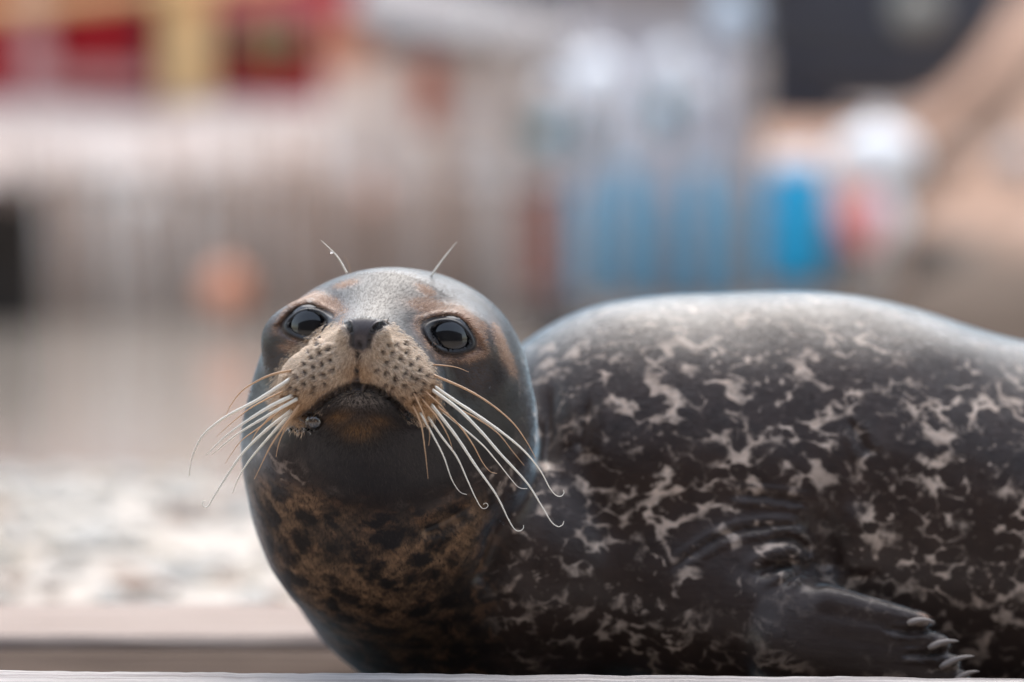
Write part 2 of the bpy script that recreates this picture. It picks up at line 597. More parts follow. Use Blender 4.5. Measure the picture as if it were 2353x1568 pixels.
NOSE = [(786, 738), (810, 734), (840, 735), (868, 737), (888, 742), (866, 752), (853, 768), (848, 798), (834, 806), (820, 806), (806, 796), (806, 768), (800, 750)]
nose = front * ss(3, -3, poly_in(PX, PY, NOSE) + 1.5 * nf)
skin = nose.copy()
for pl, w in ((PHIL, 3.5), (NOS_L, 5), (NOS_R, 5)):
    d, t = seg_dist(PX, PY, pl)
    skin = np.maximum(skin, front * np.exp(-(d / w) ** 2))
d, t = seg_dist(PX, PY, MOUTH)
skin = np.maximum(skin, front * np.exp(-((d) / 13) ** 2) * ss(0, .1, t) * ss(1, .9, t))
crease_shade = np.zeros(len(PX))  # shade painted black into the nostrils, philtrum and mouth line
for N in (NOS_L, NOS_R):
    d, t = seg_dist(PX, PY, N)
    crease_shade = np.maximum(crease_shade, front * np.exp(-(d / (5 + 4 * np.exp(-((t - .25) / .28) ** 2))) ** 2))
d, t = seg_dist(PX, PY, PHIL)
crease_shade = np.maximum(crease_shade, front * .98 * np.exp(-(d / 5.5) ** 2))
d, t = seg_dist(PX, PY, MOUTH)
crease_shade = np.maximum(crease_shade, front * .85 * np.exp(-(d / 9) ** 2) * ss(0, .15, t) * ss(1, .85, t))
dots = np.zeros(len(PX))
for p in DOTS:
    dx, dy = PX - p[0], PY - p[1]
    dots = np.maximum(dots, np.exp(-(dx / 4.6) ** 2 - (dy / 3.4) ** 2))
dots *= front
eyetan = np.zeros(len(PX)); lid = np.zeros(len(PX))
for e in EYES:
    q, a, b = eye_q(PX, PY, e)
    lid = np.maximum(lid, ss(1.48, 1.24, q + .05 * nf + .1 * b))
    eyetan = np.maximum(eyetan, np.exp(-((q - 1.75) / .42) ** 2) * (.35 + .3 * nz_ + .3 * nf))
def blob(x, y, sx, sy, rot=0.0):
    c, s_ = math.cos(math.radians(rot)), math.sin(math.radians(rot))
    dx, dy = PX - x, PY - y
    return np.exp(-((dx * c + dy * s_) / sx) ** 2 - ((-dx * s_ + dy * c) / sy) ** 2)
st = 1.3 + .6 * nf + .4 * nz_
for x, y, sx, sy, r, w in [(752, 698, 42, 17, 25, .9), (700, 688, 38, 11, -25, .7), (795, 655, 26, 7, -15, .8), (975, 668, 24, 9, 30, .8), (985, 706, 46, 18, 12, .8), (1075, 735, 45, 14, 32, .8),
                           (1060, 722, 40, 13, 30, .75), (1098, 770, 13, 30, -20, .95), (1085, 818, 34, 10, -18, .7), (668, 800, 26, 10, 10, .5),
                           (1150, 792, 12, 48, -20, 1.0), (1168, 830, 12, 34, -22, .7), (2125, 1415, 16, 6, 25, .9), (2182, 1446, 12, 5, 5, .9), (2212, 1493, 11, 5, 0, .7), (960, 730, 12, 20, 40, .4), (735, 735, 14, 18, -20, .45)]:
    eyetan = np.maximum(eyetan, w * st * blob(x, y, sx, sy, r))
eyetan = np.clip(eyetan, 0, 1) * ss(260, 180, DD)
cheek_sheen = front * (blob(660, 830, 40, 45, 20) * .5 + blob(1090, 860, 50, 45, 20) * .45)  # bluish reflection on the cheeks, painted in as grey-lilac patches
chin = front * (blob(824, 985, 34, 20) * .9 + blob(780, 955, 30, 16, -20) * .7 + blob(868, 962, 30, 14, 20) * .45) * (.8 + .5 * nf)
# the black part of throat, the spotted chest, the ringed trunk
headb = np.minimum(ss(1215, 1180, PX + .25 * (PY - 950) * (PY > 950) + 12 * nz_) * ss(1100, 1030, PY - .06 * (PX - 800) * 0 + 20 * nz_ + 55 * ss(750, 620, PX)), 1)
headb = np.maximum(headb, ss(330, 230, np.hypot((PX - 900) * .95, PY - 880)))
chest = ss(1180, 1080, PX + .35 * (PY - 1200) * 0 + 25 * nz_) * (1 - headb) * ss(1080, 1160, PY + (650 - np.minimum(PX, 650)))
headb = headb * ss(640, 520, DD)
tanarea = chest * np.clip(blob(940, 1290, 220, 70, -25) * 1.1 + blob(740, 1160, 130, 90, 30) * .5 + blob(860, 1420, 200, 70, 10) * .7 + blob(660, 1140, 70, 60) * .6
                          + blob(1120, 1150, 30, 120, 35) * .5 + blob(700, 1330, 60, 130, -25) * .9, 0, 1) * np.clip(.72 + .75 * nf + .4 * nz_, 0, 1)
rings = (1 - headb) * (1 - chest)
rings *= 1 - .62 * ss(230, 30, PY - (664 + ((PX - 1700) / 1000) ** 2 * 300))
rings *= np.clip(1 - .75 * blob(1880, 1450, 300, 110, 15) - .7 * blob(1900, 1230, 60, 140, 10) * 1.0 - .6 * blob(1250, 1480, 160, 120), 0, 1)
flip = np.clip(blob(1960, 1470, 330, 110, 15) * ss(420, 300, DD) * 1.3, 0, 1)

me = bpy.data.meshes.new("coat")
org = Vector(cam2world(cen(1700, 1540, 500))[0]); org.z = DECK_Z
me.vertices.add(len(verts)); me.vertices.foreach_set("co", (vw - np.array(org)).astype(np.float32).ravel())
me.loops.add(len(quads) * 4); me.loops.foreach_set("vertex_index", quads[:, ::1].astype(np.int32).ravel())
me.polygons.add(len(quads)); me.polygons.foreach_set("loop_start", (np.arange(len(quads)) * 4).astype(np.int32))
me.polygons.foreach_set("loop_total", np.full(len(quads), 4, np.int32))
me.polygons.foreach_set("use_smooth", np.ones(len(quads), bool))
me.update(calc_edges=True); me.validate()
MASKS = {}
for nme, arr in dict(muz=muz, orange=orange, skin=skin, dots=dots, eyetan=eyetan, lid=lid, crease_shade=crease_shade, cheek_sheen=cheek_sheen, chin=chin,
                     headb=headb, chest=chest, tanarea=tanarea, rings=rings, flip=flip).items():
    MASKS["m_" + nme] = np.clip(arr, 0, 1)
    at_ = me.attributes.new("m_" + nme, 'FLOAT', 'POINT')
    at_.data.foreach_set("value", np.clip(arr, 0, 1).astype(np.float32))
# hair flow: away from the nose on the head, backwards and down on the trunk
fx = np.where(PX < 1230, PX - 832, 600.0); fy = np.where(PX < 1230, (PY - 770), 120.0)
fl_ = np.stack([np.arctan2(PY - 790, PX - 834) * 330, np.hypot(PY - 790, PX - 834) * .16, DD * .16], 1)
fa = me.attributes.new("flow", 'FLOAT_VECTOR', 'POINT'); fa.data.foreach_set("vector", (fl_ * .001).astype(np.float32).ravel())
print("seal verts", len(verts), "quads", len(quads))

def seal_material():
    m, n, l, b, out = nt("wet_seal_coat")
    def attr(a):
        x = n.new("ShaderNodeAttribute"); x.attribute_name = "m_" + a; return x.outputs["Fac"]
    def math_(op, a, b_=None, c=None, clamp=False):
        x = n.new("ShaderNodeMath"); x.operation = op; x.use_clamp = clamp
        for i, v in enumerate((a, b_, c)):
            if v is None: continue
            if isinstance(v, (int, float)): x.inputs[i].default_value = v
            else: l.new(v, x.inputs[i])
        return x.outputs[0]
    def mix(fac, a, b_):
        x = n.new("ShaderNodeMix"); x.data_type = 'RGBA'
        l.new(fac, x.inputs[0]) if not isinstance(fac, (int, float)) else setattr(x.inputs[0], 'default_value', fac)
        for s_, v in ((x.inputs[6], a), (x.inputs[7], b_)):
            if isinstance(v, tuple): s_.default_value = (*v, 1)
            else: l.new(v, s_)
        return x.outputs[2]
    def noise(vec, scale, detail=3, rough=.55, dist=0.0):
        x = n.new("ShaderNodeTexNoise"); x.inputs["Scale"].default_value = scale; x.inputs["Detail"].default_value = detail
        x.inputs["Roughness"].default_value = rough; x.inputs["Distortion"].default_value = dist
        l.new(vec, x.inputs["Vector"]); return x
    def ramp(v, a, b_):
        x = n.new("ShaderNodeMapRange"); x.interpolation_type = 'SMOOTHSTEP'
        x.inputs[1].default_value = a; x.inputs[2].default_value = b_; l.new(v, x.inputs[0]); return x.outputs[0]
    tc = n.new("ShaderNodeTexCoord")
    obj = tc.outputs["Object"]
    # warped coordinates for the rings
    wn1 = noise(obj, 26, 2); wn2 = noise(obj, 90, 2)
    va = n.new("ShaderNodeVectorMath"); va.operation = 'MULTIPLY_ADD'
    l.new(wn1.outputs["Color"], va.inputs[0]); va.inputs[1].default_value = (.035, .03, .03); l.new(obj, va.inputs[2])
    vb = n.new("ShaderNodeVectorMath"); vb.operation = 'MULTIPLY_ADD'
    l.new(wn2.outputs["Color"], vb.inputs[0]); vb.inputs[1].default_value = (.009, .009, .009); l.new(va.outputs[0], vb.inputs[2])
    mp = n.new("ShaderNodeMapping"); mp.inputs["Scale"].default_value = (.85, 1.0, 1.25); mp.inputs["Rotation"].default_value = (0, .3, 0)
    l.new(vb.outputs[0], mp.inputs[0])
    vo = n.new("ShaderNodeTexVoronoi"); vo.feature = 'F1'; vo.inputs["Scale"].default_value = 84
    l.new(mp.outputs[0], vo.inputs["Vector"])
    mid = noise(obj, 150, 3, .6)
    fd = math_('MULTIPLY_ADD', mid.outputs["Fac"], .34, math_('SUBTRACT', vo.outputs["Distance"], .17))
    ringm = ramp(fd, .53, .77)
    big = noise(obj, 27, 4, .62)
    ringm = math_('MULTIPLY', ringm, ramp(big.outputs["Fac"], .42, .58))
    flk = ramp(noise(mp.outputs[0], 120, 3, .6).outputs["Fac"], .58, .74)
    ringm = math_('MAXIMUM', ringm, math_('MULTIPLY', flk, ramp(noise(obj, 22, 2).outputs["Fac"], .40, .62)))
    spots = n.new("ShaderNodeTexVoronoi"); spots.feature = 'F1'; spots.inputs["Scale"].default_value = 95
    l.new(mp.outputs[0], spots.inputs["Vector"])
    ringm = math_('MULTIPLY', ringm, ramp(spots.outputs["Distance"], .12, .40))
    ringm = math_('MULTIPLY', ringm, math_('ADD', .2, math_('MULTIPLY', noise(obj, 60, 3, .6).outputs["Fac"], 1.5)), clamp=True)
    ringm = math_('MULTIPLY', ringm, attr("rings"))
    # coat
    vary = noise(obj, 60, 4)
    dark = mix(vary.outputs["Fac"], (.018, .0095, .0065), (.062, .034, .024))
    pale = mix(noise(obj, 35, 2).outputs["Fac"], (.52, .37, .28), (.88, .72, .60))
    col = mix(ringm, dark, pale)
    # chest: tan ground with black blotches
    sv = n.new("ShaderNodeTexVoronoi"); sv.feature = 'F1'; sv.inputs["Scale"].default_value = 52
    l.new(vb.outputs[0], sv.inputs["Vector"])
    spot = ramp(math_('MULTIPLY_ADD', noise(obj, 120, 3, .6).outputs["Fac"], .8, math_('SUBTRACT', sv.outputs["Distance"], .40)), .66, .30)
    ch = mix(spot, (.36, .21, .115), (.014, .010, .009))
    chd = mix(ramp(noise(vb.outputs[0], 85, 3).outputs["Fac"], .50, .66), (.014, .010, .009), (.15, .08, .045))
    ch2 = mix(attr("tanarea"), chd, ch)
    col = mix(attr("chest"), col, ch2)
    # head
    hd = mix(noise(obj, 120, 3).outputs["Fac"], (.009, .0065, .006), (.026, .018, .016))
    col = mix(attr("headb"), col, hd)
    col = mix(attr("cheek_sheen"), col, (.11, .10, .11))
    fn = noise(obj, 420, 4, .7)
    et = mix(ramp(fn.outputs["Fac"], .35, .65), (.22, .10, .06), (.52, .33, .23))
    col = mix(attr("eyetan"), col, et)
    mz = mix(ramp(fn.outputs["Fac"], .35, .62), (.17, .12, .09), (.42, .32, .25))
    mz = mix(attr("orange"), mz, mix(ramp(fn.outputs["Fac"], .35, .65), (.22, .11, .05), (.42, .25, .14)))
    col = mix(attr("muz"), col, mz)
    col = mix(attr("chin"), col, (.16, .07, .03))
    col = mix(attr("dots"), col, (.012, .010, .010))
    col = mix(attr("lid"), col, (.018, .016, .018))
    col = mix(attr("skin"), col, mix(noise(obj, 900, 3).outputs["Fac"], (.045, .036, .037), (.11, .09, .093)))
    col = mix(attr("crease_shade"), col, (.004, .003, .003))
    col = mix(math_('MULTIPLY', attr("flip"), .75), col, (.034, .021, .017))
    l.new(col, b.inputs["Base Color"])
    # gloss: the coat is wet, the muzzle drier
    r = n.new("ShaderNodeMapRange"); l.new(noise(obj, 14, 4).outputs["Fac"], r.inputs[0])
    r.inputs[1].default_value = .3; r.inputs[2].default_value = .7; r.inputs[3].default_value = .40; r.inputs[4].default_value = .55
    rr = mix(attr("muz"), r.outputs[0], (.75, .75, .75))
    rgh = n.new("ShaderNodeSeparateColor"); l.new(rr, rgh.inputs[0])
    l.new(rgh.outputs[0], b.inputs["Roughness"])
    b.inputs["Specular IOR Level"].default_value = .2
    sh = math_('SUBTRACT', 1.0, math_('MULTIPLY', attr("lid"), 1.0))
    sh = math_('SUBTRACT', sh, math_('MULTIPLY', attr("skin"), .8), clamp=True)
    sh = math_('MULTIPLY', sh, math_('SUBTRACT', 1.0, math_('MULTIPLY', attr("eyetan"), .8), clamp=True), clamp=True)
    sh = math_('MULTIPLY', sh, math_('SUBTRACT', 1.0, math_('MULTIPLY', attr("headb"), .55)))
    sh = math_('MULTIPLY', sh, math_('SUBTRACT', 1.0, math_('MULTIPLY', attr("chest"), .6)))
    l.new(sh, b.inputs["Sheen Weight"])
    b.inputs["Coat Weight"].default_value = .46; b.inputs["Coat Roughness"].default_value = .30
    b.inputs["Coat IOR"].default_value = 1.48
    b.inputs["Sheen Roughness"].default_value = .31
    b.inputs["Sheen Tint"].default_value = (.62, .85, 1, 1)
    # hair relief: strongly stretched noise along the lie of the coat
    mp2 = n.new("ShaderNodeMapping"); mp2.inputs["Scale"].default_value = (.22, .5, 1.0); mp2.inputs["Rotation"].default_value = (0, math.radians(-8), 0)
    l.new(obj, mp2.inputs[0])
    h1 = noise(mp2.outputs[0], 900, 3, .6)
    h2 = noise(mp2.outputs[0], 230, 3, .6, .6)
    fat = n.new("ShaderNodeAttribute"); fat.attribute_name = "flow"
    h3 = noise(fat.outputs["Vector"], 420, 4, .65)
    hm = mix(attr("headb"), h1.outputs["Color"], h3.outputs["Color"])
    hs = n.new("ShaderNodeSeparateColor"); l.new(hm, hs.inputs[0])
    hh = math_('ADD', math_('MULTIPLY', hs.outputs[0], .5), math_('MULTIPLY', h2.outputs["Fac"], math_('SUBTRACT', 1.0, math_('MULTIPLY', attr("headb"), .8))))
    bp = n.new("ShaderNodeBump"); bp.inputs["Strength"].default_value = .4; bp.inputs["Distance"].default_value = .0010
    l.new(hh, bp.inputs["Height"]); l.new(bp.outputs[0], b.inputs["Normal"])
    return m
M_COAT = seal_material()
me.materials.append(M_COAT)
seal = bpy.data.objects.new("seal", None)
COL.objects.link(seal)
seal.location = org
tag(seal, "wet dark spotted seal lying on the deck, its whiskered face turned up to the camera", "seal")
body = bpy.data.objects.new("body", me); COL.objects.link(body); body.parent = seal

# ---- eyes
m, n, l, b, out = nt("eye_gloss")
b.inputs["Base Color"].default_value = (.010, .010, .012, 1); b.inputs["Roughness"].default_value = .12
b.inputs["Specular IOR Level"].default_value = .5
b.inputs["Coat Weight"].default_value = .35; b.inputs["Coat Roughness"].default_value = .05
M_EYE = m
for e in EYES:
    MB().ball(cam2world(e['center'])[0], (e['R'] + 9) * U, 64, 44).build("eye", M_EYE, seal, smooth=True)

# ---- whiskers
m, n, l, b, out = nt("pale_whisker")
b.inputs["Base Color"].default_value = (.95, .88, .76, 1); b.inputs["Roughness"].default_value = .4
b.inputs["Subsurface Weight"].default_value = .0
M_WH = m
m, n, l, b, out = nt("brown_whisker")
b.inputs["Base Color"].default_value = (.62, .38, .22, 1); b.inputs["Roughness"].default_value = .4
M_WB = m
m, n, l, b, out = nt("dark_bristle")
b.inputs["Base Color"].default_value = (.03, .02, .02, 1); b.inputs["Roughness"].default_value = .5
M_BR = m
def w2(L): return [(404.4 + x * .3909, 827.2 + y * .3909) for x, y in L]
WH = [  # (points, root radius, pale?, depth gain at the tip)
    (w2([(690,60),(560,88),(450,140),(380,190),(320,270),(290,340)]), 2.0, 0, 60),
    (w2([(690,100),(480,235),(300,330),(170,430),(110,530),(85,620),(78,680)]), 3.1, 1, 60),
    (w2([(700,205),(560,270),(400,370),(280,460),(180,560)]), 3.2, 1, 50),
    (w2([(720,225),(520,340),(350,445),(215,555)]), 2.9, 1, 55),
    (w2([(690,290),(540,405),(400,540),(300,680),(220,810),(192,858),(172,866),(157,850),(160,830),(172,828)]), 3.0, 1, 40),
    (w2([(680,310),(560,440),(440,580),(370,690),(333,785)]), 2.7, 1, 40),
    (w2([(735,250),(650,370),(560,500),(490,640),(460,702)]), 2.0, 0, 40),
    (w2([(725,275),(650,390),(605,490),(588,572)]), 1.7, 0, 30),
    (w2([(640,250),(540,350),(470,430),(438,500)]), 1.6, 0, 40),
    (w2([(640,180),(460,270),(340,360),(240,450)]), 1.5, 0, 60),
    (w2([(650,270),(500,390),(380,480),(290,610)]), 1.4, 0, 60),
    (w2([(1385,255),(1440,380),(1465,540),(1482,700)]), 1.6, 0, 20),
    (w2([(1430,300),(1500,425),(1570,560),(1620,700),(1668,775),(1710,792)]), 2.0, 1, 30),
    (w2([(1475,325),(1560,450),(1650,570),(1710,700),(1760,810),(1795,868),(1822,872),(1834,855),(1822,842),(1806,850)]), 2.2, 1, 30),
    (w2([(1490,250),(1640,440),(1760,620),(1880,790),(1950,930),(1990,995),(2020,1006),(2040,992),(2043,972)]), 3.1, 1, 30),
    (w2([(1525,265),(1650,370),(1740,490),(1800,600),(1845,655),(1888,668)]), 2.0, 0, 40),
    (w2([(1490,165),(1660,290),(1800,430),(1900,545),(2060,720),(2150,860),(2205,950),(2245,980),(2272,970),(2280,948)]), 3.3, 1, 40),
    (w2([(1500,85),(1700,170),(1850,260),(1980,370),(2060,480),(2115,580)]), 2.4, 0, 70),
    (w2([(1510,150),(1640,240),(1760,318),(1900,415),(2040,530),(2140,650),(2195,750),(2232,795),(2262,802),(2280,785),(2277,765)]), 3.0, 1, 60),
    (w2([(1620,270),(1760,340),(1890,430),(1980,540),(2047,622)]), 1.8, 0, 60),
    (w2([(1560,300),(1780,480),(1880,590),(1960,690),(2015,750),(2065,757)]), 2.0, 1, 60),
    (w2([(1440,225),(1540,345),(1600,450),(1628,535)]), 1.8, 0, 30),
    (w2([(1510,28),(1640,42),(1720,72)]), 1.5, 0, 40),
    (w2([(1395,190),(1455,320),(1490,420),(1485,505)]), 1.4, 0, 20),
    (w2([(1460,180),(1560,270),(1620,340)]), 1.3, 0, 20),
    ([(797, 628), (775, 590), (738, 553)], 1.7, 1, 0),
    ([(806, 630), (800, 604), (789, 590)], 1.0, 0, 0),
    ([(990, 636), (1018, 596), (1050, 556)], 2.2, 1, 0),
]
for pts, r, pale_, gain in WH:
    brow = pts[0][1] < 700
    sp_ = smooth_pts(pts, 9)
    d0 = surf_depth(*sp_[0]) or -100.0
    L = np.concatenate([[0], np.cumsum(np.hypot(*np.diff(sp_, axis=0).T))]); L /= L[-1]
    P3 = []
    for (x, y), t in zip(sp_, L):
        out_ = -38 * math.sin(min(t, .8) * 2.0)      # arches out towards the viewer, then falls back
        d = d0 + 8 + (out_ if not brow else 0) + gain * t * 1.3 - (0 if brow else 10 * (t > .02))
        ds = None
        P3.append(c2w(x, y, d))
    # keep clear of the skin
    rad = [U * max(.5, (1.45 if sp_[0][0] < 800 else 1.22) * r * (1 - .8 * t ** 1.3) * (1 + .06 * math.sin(t * 60))) for t in L]
    MB().tube(P3, rad, 7).build("whisker", M_WH if pale_ else M_WB, seal, smooth=True)

# ---- claws
m, n, l, b, out = nt("claw_horn")
b.inputs["Base Color"].default_value = (.26, .215, .19, 1); b.inputs["Roughness"].default_value = .35
M_CL = m
for (a, b_, r) in [((2085, 1434, 5), (2150, 1430, 2), 9), ((2133, 1491, 0), (2204, 1474, -4), 9), ((2160, 1535, -6), (2240, 1508, -8), 9),
                   ((2192, 1568, -4), (2251, 1543, -8), 8), ((2190, 1598, 0), (2250, 1580, -4), 8)]:
    a, b_ = np.array(a, float), np.array(b_, float)
    pts, rr = [], []
    for t in np.linspace(0, 1, 9):
        p = a + (b_ - a) * t; p[2] += 80; p[1] -= 7 * math.sin(t * math.pi)
        pts.append(c2w(*p)); rr.append(U * (1.05 * r * (1 - t) ** .6 * min(1, .5 + 3 * t) + .4))
    MB().tube(pts, rr, 10).build("claw", M_CL, seal, smooth=True)

# ---- short hair: ribbons grown from the skin of the muzzle, chin and brows
def grow(weight, count, length, width, lift, colfn, name, mat, flow=None, jitter=.25, face=.35):
    qc = verts[quads].mean(1)
    e1 = verts[quads[:, 2]] - verts[quads[:, 0]]; e2 = verts[quads[:, 3]] - verts[quads[:, 1]]
    ar = np.linalg.norm(np.cross(e1, e2), axis=1) / 2
    w = weight[quads].mean(1) * ar
    facing = NRM[quads].mean(1)[:, 2] < face
    w = w * facing; w /= w.sum()
    pick = rng.choice(len(quads), count, p=w)
    uv = rng.random((count, 2))
    q = quads[pick]
    P = (verts[q[:, 0]] * ((1 - uv[:, 0]) * (1 - uv[:, 1]))[:, None] + verts[q[:, 1]] * (uv[:, 0] * (1 - uv[:, 1]))[:, None]
         + verts[q[:, 2]] * (uv[:, 0] * uv[:, 1])[:, None] + verts[q[:, 3]] * ((1 - uv[:, 0]) * uv[:, 1])[:, None])
    N = NRM[q].mean(1); N /= np.linalg.norm(N, axis=1)[:, None]
    px, py = project(P)
    F_ = flow(px, py) + rng.normal(size=(count, 3)) * jitter
    F_ -= N * (F_ * N).sum(1)[:, None]
    F_ /= np.linalg.norm(F_, axis=1)[:, None] + 1e-6
    Ls = length * rng.uniform(.6, 1.25, count)
    S_ = np.cross(F_, N)
    lf = lift * rng.uniform(.5, 1.5, count)
    w_ = width * rng.uniform(.7, 1.3, count)
    p0 = P - N * 1.0
    p1 = P + F_ * (Ls * .55)[:, None] + N * (lf * Ls * .55)[:, None]
    p2 = P + F_ * Ls[:, None] + N * (lf * Ls * .75)[:, None]
    V = np.stack([p0 - S_ * w_[:, None] / 2, p0 + S_ * w_[:, None] / 2, p1 + S_ * w_[:, None] * .4, p1 - S_ * w_[:, None] * .4, p2], 1).reshape(-1, 3)
    VW = cam2world(V) - np.array(org)
    base = np.arange(count) * 5
    lv = np.stack([base, base + 1, base + 2, base + 3, base + 3, base + 2, base + 4], 1).ravel()
    ls = np.stack([np.arange(count) * 7, np.arange(count) * 7 + 4], 1).ravel()
    lt = np.tile([4, 3], count)
    hm = bpy.data.meshes.new(name)
    hm.vertices.add(len(VW)); hm.vertices.foreach_set("co", VW.astype(np.float32).ravel())
    hm.loops.add(len(lv)); hm.loops.foreach_set("vertex_index", lv.astype(np.int32))
    hm.polygons.add(len(ls)); hm.polygons.foreach_set("loop_start", ls.astype(np.int32)); hm.polygons.foreach_set("loop_total", lt.astype(np.int32))
    hm.update(calc_edges=True)
    if colfn is None:                       # carries the same pigment as the skin it grows from
        for nme, arr in MASKS.items():
            q_ = hm.attributes.new(nme, 'FLOAT', 'POINT')
            q_.data.foreach_set("value", np.repeat(arr[q].mean(1), 5).astype(np.float32))
        hm.materials.append(mat)
        o = bpy.data.objects.new(name, hm); COL.objects.link(o); o.parent = seal; o['kind'] = 'stuff'
        return o
    cols = colfn(px, py, pick)
    ca = hm.attributes.new("hair_tint", 'FLOAT_COLOR', 'POINT')
    cc = np.repeat(np.concatenate([cols, np.ones((count, 1))], 1), 5, axis=0)
    ca.data.foreach_set("color", cc.astype(np.float32).ravel())
    hm.materials.append(mat)
    o = bpy.data.objects.new(name, hm); COL.objects.link(o); o.parent = seal; o['kind'] = 'stuff'
    return o
m, n, l, b, out = nt("short_hair")
aa = n.new("ShaderNodeAttribute"); aa.attribute_name = "hair_tint"; l.new(aa.outputs["Color"], b.inputs["Base Color"])
b.inputs["Roughness"].default_value = .55; b.inputs["Specular IOR Level"].default_value = .2
M_HAIR = m
m, n, l, b, out = nt("wet_hair")
aa = n.new("ShaderNodeAttribute"); aa.attribute_name = "hair_tint"; l.new(aa.outputs["Color"], b.inputs["Base Color"])
b.inputs["Roughness"].default_value = .36; b.inputs["Specular IOR Level"].default_value = .45
b.inputs["Sheen Weight"].default_value = .5; b.inputs["Sheen Roughness"].default_value = .25; b.inputs["Sheen Tint"].default_value = (.62, .85, 1, 1)
M_WETH = m
def flow_muz(px, py):
    dx = px - 828; dy = py - 780
    v = np.stack([dx * 1.0 + 0, np.abs(dy) * .9 + 40, 60 + 0 * dx], 1)
    return v / np.linalg.norm(v, axis=1)[:, None]
def q_mean(a, pick): return a[quads[pick]].mean(1)
def muz_cols(px, py, pick):
    t = rng.random(len(px))[:, None]
    c = np.array([.31, .205, .135]) * (1 - t) + np.array([.88, .70, .52]) * t
    o_ = np.clip(q_mean(orange, pick), 0, 1)[:, None]
    co = np.array([.28, .14, .06]) * (1 - t) + np.array([.66, .42, .24]) * t
    c = c * (1 - o_) + co * o_
    dk = np.clip(q_mean(dots, pick) * 1.3 + q_mean(skin, pick), 0, 1)[:, None]
    return c * (1 - dk * .9)
muzw = muz * (1 - skin) * (1 - .8 * dots) * np.clip(1 - 1.6 * crease_shade, 0, 1) * ss(6, 15, seg_dist(PX, PY, PHIL)[0])
grow(muzw, 42000, 13, .95, .22, muz_cols, "muzzle_fur", M_HAIR, flow_muz)
def chin_cols(px, py, pick):
    t = rng.random(len(px))[:, None]
    o_ = np.clip(q_mean(chin, pick), 0, 1)[:, None]
    g_ = np.exp(-((px - 824) / 55) ** 2 - ((py - 915) / 16) ** 2)[:, None] * (t > .55)
    return ((np.array([.02, .018, .018]) * (1 - t) + np.array([.07, .06, .055]) * t) * (1 - g_) + np.array([.38, .33, .29]) * g_) * (1 - o_) + (np.array([.12, .05, .02]) * (1 - t) + np.array([.40, .22, .09]) * t) * o_
def flow_chin(px, py):
    v = np.stack([(px - 826) * 1.0, (py - 915) * 1.0 + 15, 30 + 0 * px], 1)
    return v / np.linalg.norm(v, axis=1)[:, None]
chinw = .25 * ss(60, 20, np.hypot((PX - 824) * .8, (PY - 912) * 1.6)) + ss(125, 50, np.hypot((PX - 824) * .9, (PY - 960) * 1.3)) * (PY > 893) * ss(60, 0, DD) * (1 - .5 * skin) * (1 - muz)
grow(chinw, 9000, 13, .9, .2, chin_cols, "chin_fur", M_HAIR, flow_chin)
def tan_cols(px, py, pick):
    t = rng.random(len(px))[:, None]
    return np.array([.22, .11, .06]) * (1 - t) + np.array([.62, .42, .30]) * t
def flow_rad(px, py):
    v = np.stack([(px - 832) * 1.0, (py - 740) * 1.0 - 20, 160 + 0 * px], 1)
    return v / np.linalg.norm(v, axis=1)[:, None]
def head_cols(px, py, pick):
    t = rng.random(len(px))[:, None] ** 2
    e_ = np.clip(q_mean(eyetan, pick) + .35 * q_mean(cheek_sheen, pick), 0, 1)[:, None]
    return (np.array([.008, .006, .0055]) * (1 - t) + np.array([.050, .036, .031]) * t) * (1 - e_) + np.array([.34, .2, .13]) * e_
def flow_head(px, py):
    v = np.stack([(px - 834) * 1.0, (py - 760) * 1.0 + 30, 120 + 0 * px], 1)
    return v / np.linalg.norm(v, axis=1)[:, None]
grow(np.maximum(headb, .7 * chest) * (1 - muz) * (1 - lid) * (1 - skin) * ss(640, 500, DD), 80000, 17, .9, .07, head_cols, "head_fur", M_WETH, flow_head, .3, 1.1)
grow(eyetan * (DD < 80) * (1 - lid) * (eyetan > .3), 9000, 12, .9, .12, tan_cols, "brow_fur", M_HAIR, flow_rad)
def flow_body(px, py):
    v = np.stack([1.0 + 0 * px, .18 + (py - 900) * .0006, .25 + 0 * px], 1)
    return v / np.linalg.norm(v, axis=1)[:, None]
bw = (1 - .7 * np.clip(flip, 0, 1)) * (1 - headb) * (1 - .8 * chest) * (PX > 1000) * (PX < 2420) * (PY < 1600) * (DD < 1000)
grow(bw, 100000, 24, 1.7, .06, None, "body_fur", M_COAT, flow_body, .22, .95)
# dark bristles out of the follicles
bm_ = MB()
for p in DOTS:
    d0 = surf_depth(*p)
    if d0 is None: continue
    sgn = -1 if p[0] < 826 else 1
    L_ = random.uniform(8, 20)
    a = c2w(p[0], p[1], d0 + 3)
    b2 = c2w(p[0] + sgn * L_ * .5, p[1] + L_ * random.uniform(-.1, .35), d0 - 9)
    c_ = c2w(p[0] + sgn * L_, p[1] + L_ * random.uniform(0, .7), d0 - 10)
    bm_.tube([a, b2, c_], [U * .8, U * .55, U * .25], 5)
o = bm_.build("bristles", M_BR, seal, smooth=True); o['kind'] = 'stuff'

